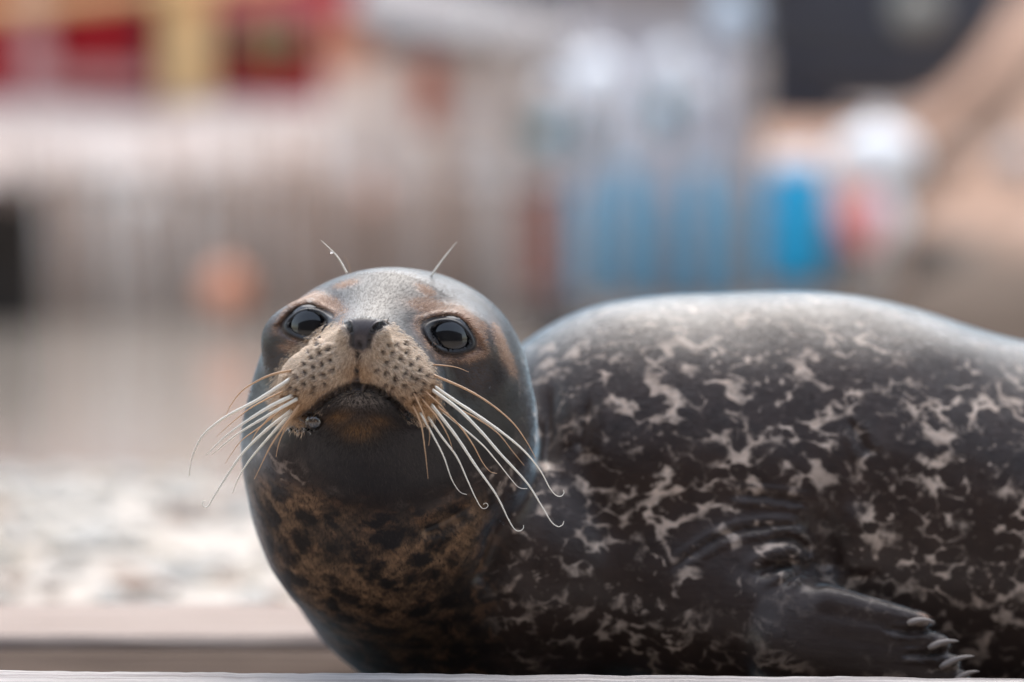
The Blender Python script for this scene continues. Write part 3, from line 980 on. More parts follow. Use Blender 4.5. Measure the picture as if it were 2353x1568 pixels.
# ---- water on the animal
m, n, l, b, out = nt("clear_water")
b.inputs["Base Color"].default_value = (1, 1, 1, 1); b.inputs["Roughness"].default_value = .0
b.inputs["IOR"].default_value = 1.33; b.inputs["Transmission Weight"].default_value = 1.0
M_DROP = m
DR = [((669, 829), 3.2, "water droplet on the brown whisker left of the muzzle"), ((614, 846), 4.6, "round water droplet on the dark left cheek below the eye"),
      ((578, 902), 4.6, "water droplet on the left whisker at the edge of the cheek"), ((1126, 890), 2.6, "tiny water droplet on the dark right cheek"),
      ((963, 793), 4.0, "pale water droplet on the upper right edge of the muzzle"), ((1000, 842), 3.0, "water droplet at the root of the right brown whisker")]
for (x, y), r, lab in DR:
    d0 = surf_depth(x, y)
    if d0 is None: d0 = -40
    o = MB().ball((0, 0, 0), (r * U, r * U, r * U * 1.1), 20, 14).build("water_droplet", M_DROP, smooth=True)
    o.location = c2w(x, y, d0 - r * .9)
    tag(o, lab, "droplet", "water droplets on the seal's face")
o = MB().ball((0, 0, 0), (3.2 * U,) * 3, 16, 10).build("water_droplet", M_DROP, smooth=True)
o.location = c2w(762, 579, (surf_depth(797, 628) or 0) - 2)
tag(o, "tiny water droplet hanging on the left brow whisker above the head", "droplet", "water droplets on the seal's face")
# bubble at the corner of the mouth, with froth
m, n, l, b, out = nt("bubble_film")
gl = n.new("ShaderNodeBsdfGlossy"); gl.inputs["Roughness"].default_value = .03
tr = n.new("ShaderNodeBsdfTransparent"); lw = n.new("ShaderNodeLayerWeight"); lw.inputs[0].default_value = .35
mx = n.new("ShaderNodeMixShader"); ml = n.new("ShaderNodeMath"); ml.operation = 'MULTIPLY_ADD'; ml.inputs[1].default_value = 1.0; ml.inputs[2].default_value = .08
l.new(lw.outputs["Fresnel"], ml.inputs[0]); l.new(ml.outputs[0], mx.inputs[0]); l.new(tr.outputs[0], mx.inputs[1]); l.new(gl.outputs[0], mx.inputs[2]); l.new(mx.outputs[0], out.inputs[0])
M_BUB = m
d0 = surf_depth(722, 968)
o = MB().ball((0, 0, 0), (20 * U,) * 3, 40, 28).build("bubble", M_BUB, smooth=True)
o.location = c2w(722, 968, d0 - 10)
tag(o, "clear spit bubble on the lower lip at the left corner of the mouth", "bubble")
fb = MB()
for i in range(70):
    t = random.random()
    x = 664 + 62 * t + random.gauss(0, 4); y = 982 + 8 * math.sin(t * 3.1) + random.gauss(0, 5)
    d1 = surf_depth(x, y)
    r = random.uniform(1.2, 4.2)
    fb.ball(c2w(x, y, d1 - 5 - r * .4), (r * U,) * 3, 10, 7)
o = fb.build("froth", M_DROP, smooth=True, origin=c2w(695, 985, d0))
tag(o, "streak of wet froth along the dark lip beside the bubble", "froth", kind='stuff')
#==SPLIT_BG==
# ================================================================== DECK
M_FRONT = weathered("grey_weathered_plank", (.20, .17, .16), (.58, .54, .52), scale=14, stretch=(.5, 9, 9), bump=.8, rough=.85)
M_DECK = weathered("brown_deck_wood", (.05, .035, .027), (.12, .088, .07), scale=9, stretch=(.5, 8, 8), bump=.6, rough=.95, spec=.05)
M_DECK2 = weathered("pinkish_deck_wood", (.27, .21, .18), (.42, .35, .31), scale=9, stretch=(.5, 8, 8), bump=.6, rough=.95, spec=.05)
deck = bpy.data.objects.new("timber_deck", None); COL.objects.link(deck); deck.location = (0, 1.9, DECK_Z - .06)
deck['kind'] = 'structure'
def plank(y0, y1, ztop, th, mat, name="plank", x0=-2.2, x1=2.2, seg=90, rag=.0015, tilt=0.0):
    """board along x with a slightly uneven sawn surface"""
    mb = MB(); vs = []; fs = []
    ny_ = 5
    for i in range(seg + 1):
        x = x0 + (x1 - x0) * i / seg
        prof = [(y0, ztop - th), (y0, ztop - .006), (y0 + .006, ztop), ((y0 + y1) / 2, ztop + .001), (y1 - .006, ztop), (y1, ztop - .006), (y1, ztop - th)]
        for k, (yy, zz) in enumerate(prof):
            nn = mnoise.noise(Vector((x * 22, yy * 60, k * 3.3))) + .6 * mnoise.noise(Vector((x * 90, yy * 60, k * 7)))
            vs.append((x, yy + (rag * nn if k in (0, 1, 5, 6) else 0), zz + (rag * nn if 0 < k < 6 else 0) + tilt * x))
    for i in range(seg):
        for k in range(7):
            a = i * 7 + k; b_ = i * 7 + (k + 1) % 7
            fs.append((a, a + 7, b_ + 7, b_))
    fs.append(tuple(range(7))); fs.append(tuple(seg * 7 + k for k in range(7))[::-1])
    return mb.add(vs, fs).build(name, mat, deck, smooth=False)
zt = .0015 + CAM_H - 1.800 * (SP + (1556 - 784) / FPX * CP)
plank(1.64, 1.795, zt, .045, M_FRONT, x0=-1.2, x1=1.2, seg=500, rag=.0009, tilt=-.008)
plank(1.470, 1.632, zt, .045, M_FRONT, x0=-1.2, x1=1.2, seg=300, rag=.0009)
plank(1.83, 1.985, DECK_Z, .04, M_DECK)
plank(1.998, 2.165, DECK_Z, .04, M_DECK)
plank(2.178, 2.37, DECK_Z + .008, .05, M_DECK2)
for x in (-1.9, -.7, .6, 1.8):
    MB().box((x, 1.93, DECK_Z - .085), (.08, .95, .09)).build("joist", M_DECK, deck)

# ================================================================== SHORE, WATER, FAR BANK
WATER_Z = -0.25
m, n, l, b, out = nt("murky_water")
b.inputs["Base Color"].default_value = (.34, .29, .245, 1); b.inputs["Roughness"].default_value = .08; b.inputs["IOR"].default_value = 1.33
tc = n.new("ShaderNodeTexCoord"); ns = n.new("ShaderNodeTexNoise"); ns.inputs["Scale"].default_value = 7; ns.inputs["Detail"].default_value = 4
bp = n.new("ShaderNodeBump"); bp.inputs["Strength"].default_value = .12; bp.inputs["Distance"].default_value = .03
l.new(tc.outputs["Object"], ns.inputs["Vector"]); l.new(ns.outputs["Fac"], bp.inputs["Height"]); l.new(bp.outputs[0], b.inputs["Normal"])
o = MB().add([(-60, -20, WATER_Z), (60, -20, WATER_Z), (60, 60, WATER_Z), (-60, 60, WATER_Z)], [(0, 1, 2, 3)]).build("water", m)
o['kind'] = 'structure'

def terrain(name, x0, x1, y0, y1, nx_, ny_, hf, mat):
    vs, fs = [], []
    for j in range(ny_ + 1):
        for i in range(nx_ + 1):
            x = x0 + (x1 - x0) * i / nx_; y = y0 + (y1 - y0) * j / ny_
            vs.append((x, y, hf(x, y)))
    for j in range(ny_):
        for i in range(nx_):
            a = j * (nx_ + 1) + i
            fs.append((a, a + 1, a + nx_ + 2, a + nx_ + 1))
    o = MB().add(vs, fs).build(name, mat, smooth=True)
    o['kind'] = 'structure'
    return o
def lerp(a, b, t): return a + (b - a) * max(0, min(1, t))
def shore_h(x, y):
    # pale pebble bank between the deck and the water
    t = (y - 2.2) / 4.2
    h = -.135 + .02 * math.exp(-((y - 3.6) / 1.0) ** 2) - .22 * max(0, (y - 4.4) / 1.2) ** 1.5
    h += .03 * mnoise.noise(Vector((x * 1.1, y * .9, 2))) * min(1, max(0, (y - 2.4)))
    h += .02 * mnoise.noise(Vector((x * 4, y * 4, 5)))
    if y > 6.6: h = min(h, -.4)
    return h
M_PEB = weathered("pale_shingle", (.42, .365, .315), (.53, .48, .425), scale=2.2, bump=.5, rough=.9, detail=8)
terrain("pebble_shore", -6, 6, 1.6, 7.2, 150, 90, shore_h, M_PEB)
# loose stones on the bank
stone_mats = [two("stone_white", (198, 192, 183)), two("stone_buff", (202, 188, 170)), two("stone_brown", (176, 152, 136)), two("stone_grey", (198, 194, 187))]
mbs = [MB() for _ in stone_mats]
for i in range(3200):
    x = random.uniform(-2.2, 2.0); y = 2.45 + 2.4 * random.random()
    r = random.uniform(.008, .024)
    k = random.choices(range(4), (5, 3, 1.5, 3))[0]
    mbs[k].ball((x, y, shore_h(x, y) + r * .25), (r * random.uniform(.8, 1.4), r * random.uniform(.8, 1.3), r * .6), 7, 5, lump=.4, seed=i)
for k, mb in enumerate(mbs):
    o = mb.build("pebbles", stone_mats[k], smooth=True)
    tag(o, ["white pebbles strewn over the pale shingle bank", "buff pebbles strewn over the pale shingle bank", "brown pebbles strewn over the pale shingle bank",
            "light grey pebbles strewn over the pale shingle bank"][k], "pebbles", kind='stuff')
for (px, py, w, h, k, lab) in [(330, 1345, 130, 60, 2, "brown stone on the left of the pale shingle bank"), (420, 1195, 95, 40, 2, "low reddish brown stone at the waterside of the bank"),
                               (60, 1470, 110, 60, 2, "brown stone at the left end of the shingle bank beside the deck"), (560, 1395, 90, 45, 1, "buff stone on the bank close to the seal's chest"),
                               (190, 1230, 200, 60, 0, "large whitish stone on the crest of the bank"), (400, 1300, 190, 60, 0, "long whitish stone in the middle of the bank"),
                               (500, 1470, 150, 50, 3, "light grey stone on the bank nearest the deck and the seal")]:
    D = groundD(py, -.1)
    p = at(px, py, D); z = shore_h(p.x, p.y)
    s_ = D / FPX
    o = MB().ball((0, 0, 0), (w * s_ * .5, w * s_ * .35, h * s_ * .6), 18, 12, lump=.35, seed=px).build("stone", stone_mats[k], smooth=True)
    o.location = (p.x, p.y, z + h * s_ * .2)
    tag(o, lab, "stone", "larger stones on the shingle bank")

# far bank: profile height by distance, left half high gravel, right half low ground rising to the right
def bank_h(x, y):
    px = x / y * FPX + X0
    left = -.30 if y < 15.65 else lerp(.50, 1.08, (y - 15.65) / 3.6)
    rightlow = lerp(-.35, -.06, (y - 9.6) / .8) + lerp(0, .75, (y - 13.2) / 4.0)
    rise = lerp(0, 1.6, (px - 1880) / 700) * lerp(0, 1, (y - 10) / 3.5)
    t = max(0, min(1, (px - 1180) / 90))
    h = left * (1 - t) + (rightlow + rise) * t
    return h + .05 * mnoise.noise(Vector((x * 1.3, y * 1.3, 0))) * (y > 15.8 or t > .5) * min(1, max(0, y - 9.7))
M_BANK = weathered("far_bank_gravel", (.34, .27, .24), (.58, .50, .46), scale=1.6, bump=.6, rough=.95, detail=9)
M_EARTH = weathered("brown_earth", (.26, .16, .11), (.58, .37, .27), scale=1.1, bump=.6, rough=.95, detail=9)
_n, _l = M_EARTH.node_tree.nodes, M_EARTH.node_tree.links
_b = [x for x in _n if x.type == 'BSDF_PRINCIPLED'][0]
_src = _b.inputs["Base Color"].links[0].from_socket
_tc = _n.new("ShaderNodeTexCoord"); _sp = _n.new("ShaderNodeSeparateXYZ"); _l.new(_tc.outputs["Object"], _sp.inputs[0])
_ns = _n.new("ShaderNodeTexNoise"); _ns.inputs["Scale"].default_value = 1.5; _l.new(_tc.outputs["Object"], _ns.inputs["Vector"])
_ma = _n.new("ShaderNodeMath"); _ma.operation = 'MULTIPLY_ADD'; _ma.inputs[1].default_value = .25; _l.new(_ns.outputs["Fac"], _ma.inputs[0]); _l.new(_sp.outputs["Z"], _ma.inputs[2])
_mr = _n.new("ShaderNodeMapRange"); _mr.interpolation_type = 'SMOOTHSTEP'; _mr.inputs[1].default_value = .18; _mr.inputs[2].default_value = .48; _l.new(_ma.outputs[0], _mr.inputs[0])
_mx = _n.new("ShaderNodeMix"); _mx.data_type = 'RGBA'; _l.new(_mr.outputs[0], _mx.inputs[0]); _mx.inputs[6].default_value = (.10, .068, .048, 1); _l.new(_src, _mx.inputs[7])
_l.new(_mx.outputs[2], _b.inputs["Base Color"])
terrain("gravel_bank", -9, .26, 15.62, 24, 120, 90, lambda x, y: lerp(.50, 1.08, (y - 15.65) / 3.6) + .05 * mnoise.noise(Vector((x * 1.3, y * 1.3, 0))), M_BANK)
def earth_h(x, y):
    px = x / y * FPX + X0
    h = lerp(-.35, -.06, (y - 9.6) / .8) + lerp(0, 1.0, (y - 13.4) / 6.0)
    h += lerp(0, 2.2, (px - 1980) / 900) * lerp(0, 1, (y - 9.9) / 4.5)
    return h + .07 * mnoise.noise(Vector((x * 1.3, y * 1.3, 0))) * min(1, max(0, y - 9.7))
terrain("earth_slope", .26, 12, 9.4, 24, 130, 130, earth_h, M_EARTH)

# dark wooded cliff that closes the view
M_CLIFF = weathered("dark_rock", (.018, .018, .026), (.085, .075, .08), scale=.8, bump=.8, rough=.9, detail=8)
def cliff(x, z):
    return 27 + 1.2 * mnoise.noise(Vector((x * .35, z * .35, 1))) + .4 * mnoise.noise(Vector((x * 1.3, z * 1.3, 4))) + z * .35
vs, fs = [], []
NXc, NZc = 90, 40
for j in range(NZc + 1):
    for i in range(NXc + 1):
        x = -26 + 52 * i / NXc; z = -.5 + 11 * j / NZc
        vs.append((x, cliff(x, z), z))
for j in range(NZc):
    for i in range(NXc):
        a = j * (NXc + 1) + i
        fs.append((a, a + 1, a + NXc + 2, a + NXc + 1))
o = MB().add(vs, fs).build("rock_cliff", M_CLIFF, smooth=True); o['kind'] = 'structure'
# ground beneath everything, to the horizon
o = MB().add([(-300, -300, -.8), (300, -300, -.8), (300, 300, -.8), (-300, 300, -.8)], [(0, 1, 2, 3)]).build("ground", M_EARTH); o['kind'] = 'structure'

def sz(px, D): return px / FPX * D
# ---- timber wall of upright boards at the waterside (left)
WD = 15.5
wall = empty("timber_quay_wall", at(600, 740, WD), "grey wall of upright weathered boards along the water on the left", "wall")
bmats = [two("board_grey", (234, 214, 202), dv=.85, scale=3, stretch=(3, 3, .4)), two("board_brown", (222, 196, 180), dv=.82, scale=3, stretch=(3, 3, .4)),
         two("board_pale", (240, 232, 228), dv=.7, scale=3, stretch=(3, 3, .4)), two("board_dark", (182, 154, 136), dv=.75, scale=3, stretch=(3, 3, .4))]
x = -12
i = 0
while x < 1235:
    w = random.uniform(26, 40)
    k = random.choices(range(4), (5, 4, 1.3, 3))[0]
    if x < 60: k = 3
    top = 410 + 40 * math.sin(x / 160) + random.uniform(-45, 35) - (40 if k == 2 else 0)
    a = at(x + w / 2, top, WD + random.uniform(-.03, .03)); 
    hgt = a.z - (WATER_Z - .1)
    MB().box((a.x, a.y, a.z - hgt / 2), (sz(w - 5, WD), .05, hgt), ry=random.uniform(-.012, .012) + .035 * (1 - x / 600 if x < 600 else 0)).build("board", bmats[k], wall)
    x += w; i += 1
a = at(-30, 560, WD + .06); b_ = at(1240, 560, WD + .06)
MB().box(((a.x + b_.x) / 2, a.y, a.z), (b_.x - a.x, .06, .14)).build("rail", bmats[1], wall)
a = at(-30, 660, WD + .06)
MB().box(((a.x + b_.x) / 2, a.y, a.z), (b_.x - a.x, .06, .14)).build("rail", bmats[3], wall)
# leaning pale poles in front of the wall
M_POLE = two("bleached_pole", (222, 214, 206))
labs = ["bleached thin pole against the timber wall, leftmost of the row", "bleached thin pole second from the left before the timber wall", "bleached thin pole third from the left before the timber wall",
        "bleached thin pole above the dark foot of the wall", "bleached thin pole left of the orange float", "bleached thin pole right of the orange float"]
for (x, lab) in zip((100, 230, 310, 385, 455, 640), labs):
    D = 14.6
    a = at(x, 440, D); b_ = at(x + 30, 760, D); b_.z = WATER_Z - .1
    o = MB().tube([a - b_, Vector((0, 0, 0))], [.012, .016], 8).build("pole", M_POLE, smooth=True)
    o.location = b_
    tag(o, lab, "pole", "bleached poles before the timber wall")
# tall bleached stakes of the old fence that runs along the top of the wall
fc_ = empty("stake_fence", at(600, 740, 15.3), "tall fence of thin pale and brown stakes rising from the timber wall on the left", "fence")
x = 18
while x < 1240:
    pale__ = random.random() < .55
    y1_ = random.uniform(235, 360); D_ = 15.3 + random.uniform(-.05, .05)
    a = at(x + random.uniform(-8, 4), y1_, D_); b_ = at(x + 14, 735, D_); b_.z = WATER_Z - .1
    MB().tube([b_, a], [.016 if pale__ else .026, .012 if pale__ else .02], 7).build("stake", M_POLE if pale__ else bmats[3], fc_, smooth=True)
    x += random.uniform(26, 46)
a = at(0, 395, 15.36); b_ = at(1240, 425, 15.36)
MB().tube([a, b_], .022, 8).build("rail", bmats[2], fc_)
# dark culvert mouth at the far left: a boat shed opening
M_BLK = two("tarred_timber", (46, 38, 33))
pt = at(20, 600, 14.3)
gate = empty("tarred_sluice_gate", (pt.x, pt.y, WATER_Z), "black tarred timber gate standing in the water at the left edge", "gate")
for k in range(16):
    q_ = at(-462 + k * 36, 425 + 12 * (k % 3), 14.3)
    MB().box((q_.x, q_.y, (q_.z + WATER_Z) / 2 - .03), (sz(33, 14.3), .06, q_.z - WATER_Z)).build("board", M_BLK, gate)
q_ = at(-210, 500, 14.22); MB().box((q_.x, q_.y, q_.z), (sz(570, 14.3), .06, .1)).build("crossbar", M_BLK, gate)

# ---- floats
def float_ball(px, py, D, r, mat, name, lab, cat="float", group=None, flat=1.0, stem=True, rope=None):
    c = at(px, py, D)
    root = empty(name, c, lab, cat, group)
    MB().ball(c, (r, r, r * flat), 28, 18).build("shell", mat, root, smooth=True)
    if stem:
        MB().lathe((c.x, c.y, c.z + r * flat - .01), [(r * .16, 0), (r * .18, .02), (r * .14, .05), (r * .05, .06)], 14).build("eyelet", mat, root, smooth=True)
    if rope is not None:
        MB().tube([c + Vector((0, 0, r * flat)), c + Vector((0.01, 0, (rope - c.z) * .5)), Vector((c.x, c.y, rope))], .008, 6).build("rope", M_POLE, root)
    return root
M_ORG = two("orange_float", (238, 160, 125), rough=.4)
M_WHT = two("white_float", (242, 242, 244), dv=.95, rough=.35)
M_RED = two("red_float", (255, 165, 162), rough=.4)
M_BLU = two("blue_plastic", (35, 172, 222), dv=.95, rough=.4)
M_BLU2 = two("faded_blue_plastic", (110, 190, 222), rough=.5)
M_TEAL = two("teal_netting", (120, 175, 185), rough=.9)
float_ball(520, 665, 13.6, sz(52, 13.6), M_ORG, "net_float", "round pale orange float hanging before the timber wall left of the seal", "float", rope=.35)
# ---- mooring post with a white float over a red and white buoy
D = 10.4
pst = at(2050, 330, D + .12)
gz = earth_h(pst.x, pst.y)
root = empty("mooring_post", (pst.x, pst.y, gz), "brown post on the slope carrying the white float and the red buoy", "post")
MB().tube([(pst.x, pst.y, gz - .1), (pst.x, pst.y, pst.z + .1)], [.04, .035], 12).build("shaft", bmats[1], root, smooth=True)
MB().box((pst.x - .03, pst.y - .02, pst.z + .12), (.3, .03, .03)).build("hook_bar", bmats[1], root)
float_ball(2015, 362, D, sz(104, D), M_WHT, "white_float", "large white oval float hanging on the post above the red buoy", "float", flat=.72, rope=pst.z + .11)
c = at(2002, 506, D - .05)
root = empty("buoy", c, "round buoy, red on its left and white on its right, below the white float", "buoy")
r = sz(80, D)
M1 = Matrix.Rotation(math.radians(25), 3, 'Z') @ Matrix.Rotation(math.radians(90), 3, 'Y')
MB().lathe(c, [(0.001, -r)] + [(r * math.sin(t), -r * math.cos(t)) for t in np.linspace(.15, 1.35, 10)], 28, M1).build("red_half", M_RED, root, smooth=True)
MB().lathe(c, [(r * math.sin(t), -r * math.cos(t)) for t in np.linspace(1.36, math.pi - .05, 14)], 28, M1).build("white_half", M_WHT, root, smooth=True)
MB().tube([c + Vector((0, 0, r)), (c.x, c.y, c.z + r + .06)], .012, 6).build("rope", M_POLE, root)
float_ball(2000, 640, D, sz(40, D), two("dull_float", (185, 178, 172)), "grey_float", "dull grey float lying on the slope under the red and white buoy", "float")
# ---- blue drum
def drum(px, py_top, py_bot, D, wpx, mat, lidm, lab, group=None, name="blue_drum", z0=None):
    c = at(px, py_bot, D); t_ = at(px, py_top, D)
    z0 = c.z; r = sz(wpx / 2, D); h = t_.z - z0
    root = empty(name, (c.x, c.y, z0), lab, "drum", group)
    prof = [(r * .93, 0), (r, .02), (r, h * .3), (r * 1.04, h * .32), (r * 1.04, h * .35), (r, h * .37), (r, h * .63), (r * 1.04, h * .65), (r * 1.04, h * .68), (r, h * .7), (r, h * .93), (r * .93, h * .98)]
    MB().lathe((c.x, c.y, z0), prof, 28).build("barrel", mat, root, smooth=True)
    MB().lathe((c.x, c.y, z0 + h * .98 + .002), [(r * .98, 0), (r * 1.02, .015), (r * .98, .05), (r * .6, .06)], 28).build("lid", lidm, root, smooth=True)
    MB().lathe((c.x + r * .4, c.y - r * .3, z0 + h * .98 + .062), [(r * .16, 0), (r * .16, .02)], 12).build("bung", lidm, root, smooth=True)
    return root
drum(1830, 385, 655, 10.9, 140, M_BLU, M_WHT, "bright blue plastic drum with a white lid left of the red and white buoy")
# pillar stones of ground under it
# ---- blue slatted fish crates / drums behind net poles
grp = "faded blue drums behind the net poles"
for (x, w, y0_, y1_, lab) in [(1345, 40, 425, 690, "faded blue drum at the left end of the row behind the seal's back"), (1440, 50, 375, 690, "faded blue drum second from the left in the row"),
                          (1525, 34, 440, 690, "faded blue drum in the middle of the row behind the back"), (1612, 46, 385, 690, "faded blue drum fourth from the left, beside the pale shed corner"),
                          (1690, 36, 430, 690, "faded blue drum at the right end of the row near the bright blue one")]:
    drum(x, y0_, y1_, 12.4, w, M_BLU2, two("grey_lid", (190, 190, 195)), lab, grp, name="faded_drum")
for (x, lab) in [(1392, "pale lilac drum between the first and second blue drums"), (1484, "pale lilac drum between the second and third blue drums"), (1568, "pale lilac drum between the third and fourth blue drums"),
                 (1652, "pale lilac drum between the fourth and fifth blue drums")]:
    drum(x, 405, 690, 12.45, 54, two("pale_lilac_plastic", (200, 190, 198)), two("grey_lid", (190, 190, 195)), lab, "pale drums in the row", name="pale_drum")
M_PALE = two("galvanised_pole", (205, 202, 208), rough=.5)
for i, (x, lab) in enumerate(zip((1305, 1395, 1485, 1568, 1655), ["first", "second", "third", "fourth", "fifth"])):
    a = at(x, 120 + 20 * (i % 2), 11.7); g = at(x, 700, 11.7)
    o = MB().tube([Vector((0, 0, 0)), Vector((0, 0, a.z - g.z))], [.024, .024], 10).build("net_pole", M_PALE, smooth=True)
    o.location = g
    tag(o, lab + " galvanised net pole from the left, in front of the faded blue drums", "pole", "galvanised net poles")
o = empty("red_crate", at(1240, 690, 12.6), "reddish brown crate left of the faded blue drums", "crate")
for k in range(5):
    p = at(1240, 460 + k * 46, 12.6)
    MB().box(p, (sz(90, 12.6), .3, sz(36, 12.6))).build("slat", two("red_crate_wood", (172, 112, 98)), o)
for (x, y, w, h, lab) in [(1300, 310, 150, 60, "heap of pale teal netting left above the blue drums"), (1535, 262, 90, 80, "bundle of teal netting high between the poles")]:
    p = at(x, y, 12.9)
    mb = MB()
    for k in range(9):
        mb.ball(p + Vector((random.uniform(-.4, .4) * sz(w, 12.9), random.uniform(-.1, .1), random.uniform(-.3, .3) * sz(h, 12.9))), (sz(w * .28, 12.9), .12, sz(h * .34, 12.9)), 14, 9, lump=.4, seed=k + x)
    o = mb.build("net_bundle", M_TEAL, smooth=True, origin=p)
    tag(o, lab, "netting", "bundles of teal netting")
# store shelf that carries netting and floats
rk = empty("timber_rack", at(1400, 700, 13.05), "pale timber rack behind the blue drums carrying netting and floats", "rack")
for y in (352, 240):
    a = at(1190, y, 13.05); b_ = at(1740, y, 13.05)
    MB().box(((a.x + b_.x) / 2, a.y, a.z), (b_.x - a.x, .5, .04)).build("shelf", two("rack_wood", (200, 185, 175)), rk)
for x in (1195, 1380, 1560, 1735):
    a = at(x, 120, 13.3); g = at(x, 700, 13.3)
    MB().box((a.x, a.y, (a.z + g.z) / 2), (.07, .07, a.z - g.z)).build("upright", two("rack_wood", (200, 185, 175)), rk)
for (x, y, r, lab) in [(1370, 196, 76, "big white float on the rack under the pale roof"), (1545, 150, 44, "white ring float high on the rack between the poles"),
                       (1680, 40, 56, "pale bluish float hanging at the top by the shed corner"), (1460, 300, 34, "small white float on the rack's lower shelf"), (1612, 205, 30, "tiny white float between the ring float and the shed corner"),
                       (1262, 215, 30, "small white float at the left end of the rack under the roof")]:
    float_ball(x, y, 12.8, sz(r, 12.8), M_WHT if r != 56 else two("bluish_float", (205, 218, 232)), "rack_float", lab, "float", "floats on the timber rack")
for (x, y, r, lab, mt) in [(1105, 62, 30, "small pale float lying on the grey roof of the beige store", (236, 232, 228)), (985, 330, 26, "small cream float on the gravel bank below the rust coloured door", (240, 226, 206)),
                           (860, 455, 24, "small pink float hanging on the stake fence above the seal's head", (236, 190, 172)), (330, 470, 24, "small white float hanging on the left part of the stake fence", (240, 238, 234))]:
    float_ball(x, y, 15.05 if y > 400 else 16.1, sz(r, 15.5), two("small_float", mt, dv=.95), "small_float", lab, "float", "small floats on the far bank")
# ---- pale shed whose right corner cuts against the dark hull
def house(name, lab, x0, x1, ytop, D, depth, z0, matw, boards=True, top_extra=0.0, cat="building"):
    a = at(x0, ytop, D); b_ = at(x1, ytop, D)
    root = empty(name, ((a.x + b_.x) / 2, a.y, z0), lab, cat)
    zt_ = a.z + top_extra
    MB().box(((a.x + b_.x) / 2, a.y + depth / 2 + .03, (z0 + zt_) / 2), (b_.x - a.x - .02, depth, zt_ - z0)).build("wall", matw, root)
    if boards:
        W = b_.x - a.x; nb = max(3, int(W / .14)); bw = W / nb
        for k in range(nb):
            MB().box((a.x + bw * (k + .5), a.y, (z0 + zt_) / 2), (bw - .012, .03, zt_ - z0), jit=.002).build("board", matw, root)
    return root, a, b_, zt_
shed, a, b_, zt_ = house("pale_shed", "pale lilac grey shed with upright boards whose corner stands against the dark hull", 1345, 1742, -120, 15.0, 2.0, .1, two("pale_lilac_wood", (218, 212, 220)))
MB().box((b_.x - .04, b_.y - .03, (zt_ + .1) / 2), (.1, .04, zt_ - .1)).build("corner_board", M_PALE, shed)
MB().box(((a.x + b_.x) / 2, a.y + .9, zt_ + .06), (b_.x - a.x + .4, 2.6, .1), rx=.12).build("roof", two("slate_roof", (95, 95, 105)), shed)
# grey roofed store in the middle
st_, a, b_, zt_ = house("beige_store", "low beige plastered store under a pale grey roof in the middle distance", 740, 1330, 118, 16.6, 2.0, .5, two("beige_render", (250, 230, 216), dv=.85), boards=False)
vs = [at(800, 60, 16.4), at(1350, 165, 16.4), at(1350, 70, 18.5), at(860, -60, 18.5), ]
mbr = MB(); 
up_ = Vector((0, 0, .07))
mbr.add([v for v in vs] + [v + up_ for v in vs], [(3, 2, 1, 0), (4, 5, 6, 7), (0, 1, 5, 4), (1, 2, 6, 5), (2, 3, 7, 6), (3, 0, 4, 7)]).build("roof", two("pale_grey_roof", (136, 130, 130)), st_)
p = at(985, 220, 16.55); MB().box((p.x, p.y, p.z), (sz(66, 16.6), .06, sz(170, 16.6))).build("door", two("rust_door", (188, 100, 72)), st_)
p = at(800, 90, 16.55); MB().box((p.x, p.y - .05, p.z), (sz(110, 16.6), .08, sz(110, 16.6))).build("panel", two("orange_panel", (222, 150, 118)), st_)
p = at(1180, 230, 16.52); MB().box((p.x, p.y, p.z), (sz(200, 16.6), .05, sz(12, 16.6))).build("trim", M_PALE, st_)
# ---- red boathouse with ochre corner posts
M_REDW = two("red_boathouse_paint", (178, 28, 38), dv=.8, scale=3)
M_OCH = two("ochre_trim", (240, 198, 142), dv=.9, scale=3)
bh, a, b_, zt_ = house("red_boathouse", "red boarded boathouse with ochre corner posts at the top left", -260, 760, -260, 19.4, 3.5, .95, M_REDW)
p = at(432, 80, 19.3); MB().box((p.x, p.y - .02, p.z + .3), (sz(112, 19.3), .1, 1.9)).build("corner_post", M_OCH, bh)
p = at(80, 110, 19.3); MB().box((p.x, p.y, p.z + .3), (sz(64, 19.3), .07, 1.5)).build("door_post", two("pinkish_post", (212, 160, 158)), bh)
a = at(-60, 16, 19.1); b_ = at(240, -12, 19.1)
MB().tube([a, b_, at(700, -70, 19.1)], [.075, .065, .05], 10).build("eave_beam", M_OCH, bh)
p = at(352, 90, 19.3); MB().box((p.x, p.y, p.z + .2), (sz(34, 19.3), .06, 1.0)).build("gap_board", two("plum_wood", (80, 48, 58)), bh)
for (x, w, y0_, y1_, mt, nm) in [(518, 44, 30, 140, two("plum_board", (110, 70, 75)), "shutter"), (590, 56, 40, 130, two("olive_pane", (138, 120, 82)), "window_pane"), (668, 62, 55, 128, two("green_door", (38, 98, 78)), "green_hatch"),
                             (632, 12, 30, 150, M_OCH, "window_bar")]:
    p = at(x, (y0_ + y1_) / 2, 19.3); MB().box((p.x, p.y, p.z), (sz(w, 19.3), .08, sz(y1_ - y0_, 19.3))).build(nm, mt, bh)
p = at(600, 10, 19.28); MB().box((p.x, p.y, p.z), (sz(330, 19.3), .05, sz(70, 19.3))).build("pink_fascia", two("faded_pink", (214, 110, 118)), bh)
p = at(220, 185, 19.27); MB().box((p.x, p.y, p.z), (sz(260, 19.3), .05, sz(46, 19.3))).build("sill_board", two("pinkish_sill", (208, 150, 145)), bh)
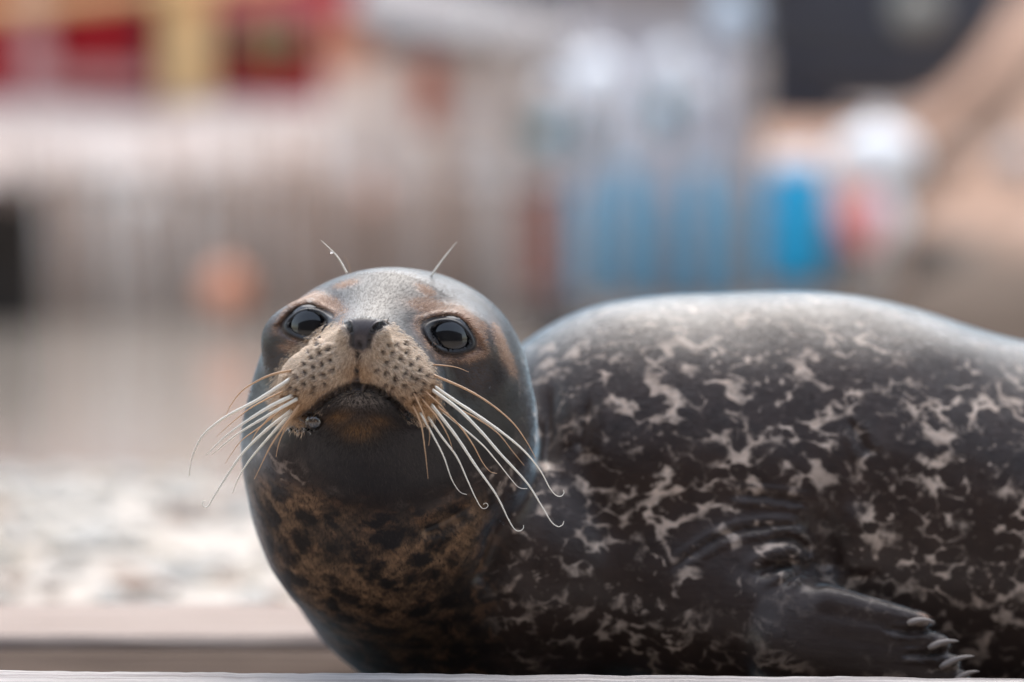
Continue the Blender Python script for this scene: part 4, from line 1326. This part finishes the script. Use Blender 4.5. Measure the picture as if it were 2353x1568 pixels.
# ---- dark hull and cave on the right
M_HULL = weathered("black_tarred_hull", (.038, .038, .055), (.085, .075, .08), scale=1.2, rough=.6)
hd_ = 14.6
prof = [(1748, -60), (1748, 190), (1850, 235), (1960, 262), (2060, 258), (2150, 225), (2220, 165), (2290, 70), (2350, -40), (2380, -110), (2000, -130)]
front_ = [at(x, y, hd_ + .15 * math.sin(x / 130)) for x, y in prof]
back_ = [at(x, y, hd_ + 1.4) for x, y in [((x - 2040) * .9 + 2040, (y - 60) * .85 + 40) for x, y in prof]]
nn_ = len(prof)
bt = empty("beached_boat", at(2040, 262, hd_ + .4), "dark beached boat hull propped above the earth slope at the upper right", "boat")
MB().add(front_ + back_, [tuple(range(nn_))[::-1], tuple(range(nn_, 2 * nn_))] + [(i, (i + 1) % nn_, nn_ + (i + 1) % nn_, nn_ + i) for i in range(nn_)]).build("hull", M_HULL, bt, bevel=.05)
for k, (x1_, y1_, x2_, y2_) in enumerate([(1752, 40, 2300, 30), (1752, 120, 2240, 110)]):
    MB().tube([at(x1_, y1_, hd_ - .22), at((x1_ + x2_) / 2, y1_ + 25, hd_ - .25), at(x2_, y2_, hd_ - .22)], .03, 8).build("rubbing_strake", two("dark_strake", (66, 62, 60)), bt)
float_ball(2108, 20, 13.6, sz(54, 13.6), two("olive_float", (160, 158, 150)), "fender", "olive grey fender hanging on the dark hull near the top", "fender", "fenders on the hull")
float_ball(2340, 370, 12.4, sz(46, 12.4), two("grey_float2", (200, 196, 194)), "grey_float", "pale grey float at the right edge of the slope", "float")
float_ball(2205, 365, 12.2, sz(46, 12.2), two("tan_float", (208, 176, 156)), "tan_float", "tan float lying on the earth slope right of the white float", "float")
p = at(2190, 690, 11.6)
o = MB().ball((0, 0, 0), (.42, .4, .26), 26, 16, lump=.5, seed=5).build("boulder", two("dark_wet_rock", (92, 78, 68), dv=.6, scale=4), smooth=True)
o.location = (p.x, p.y, p.z - .05)
tag(o, "dark brown boulder low on the earth slope behind the seal's rump", "boulder")
# ---- unseen dark screen added behind the camera to darken reflections in coat and eyes
M_SCREEN = weathered("dark_screen_wood", (.022, .020, .020), (.05, .045, .042), scale=5, rough=.8)
dark_screen = empty("unseen_dark_screen", (0, -2.8, -.8), "unseen dark timber screen added behind the camera to darken reflections", "building")
for k in range(46):
    MB().box((-9.0 + k * .4, -2.8, 1.25), (.385, .05, 4.1)).build("board", M_SCREEN, dark_screen)
MB().box((0, -4.3, 3.4), (19, 3.4, .14)).build("roof", M_SCREEN, dark_screen)  # top of the added screen, out of view
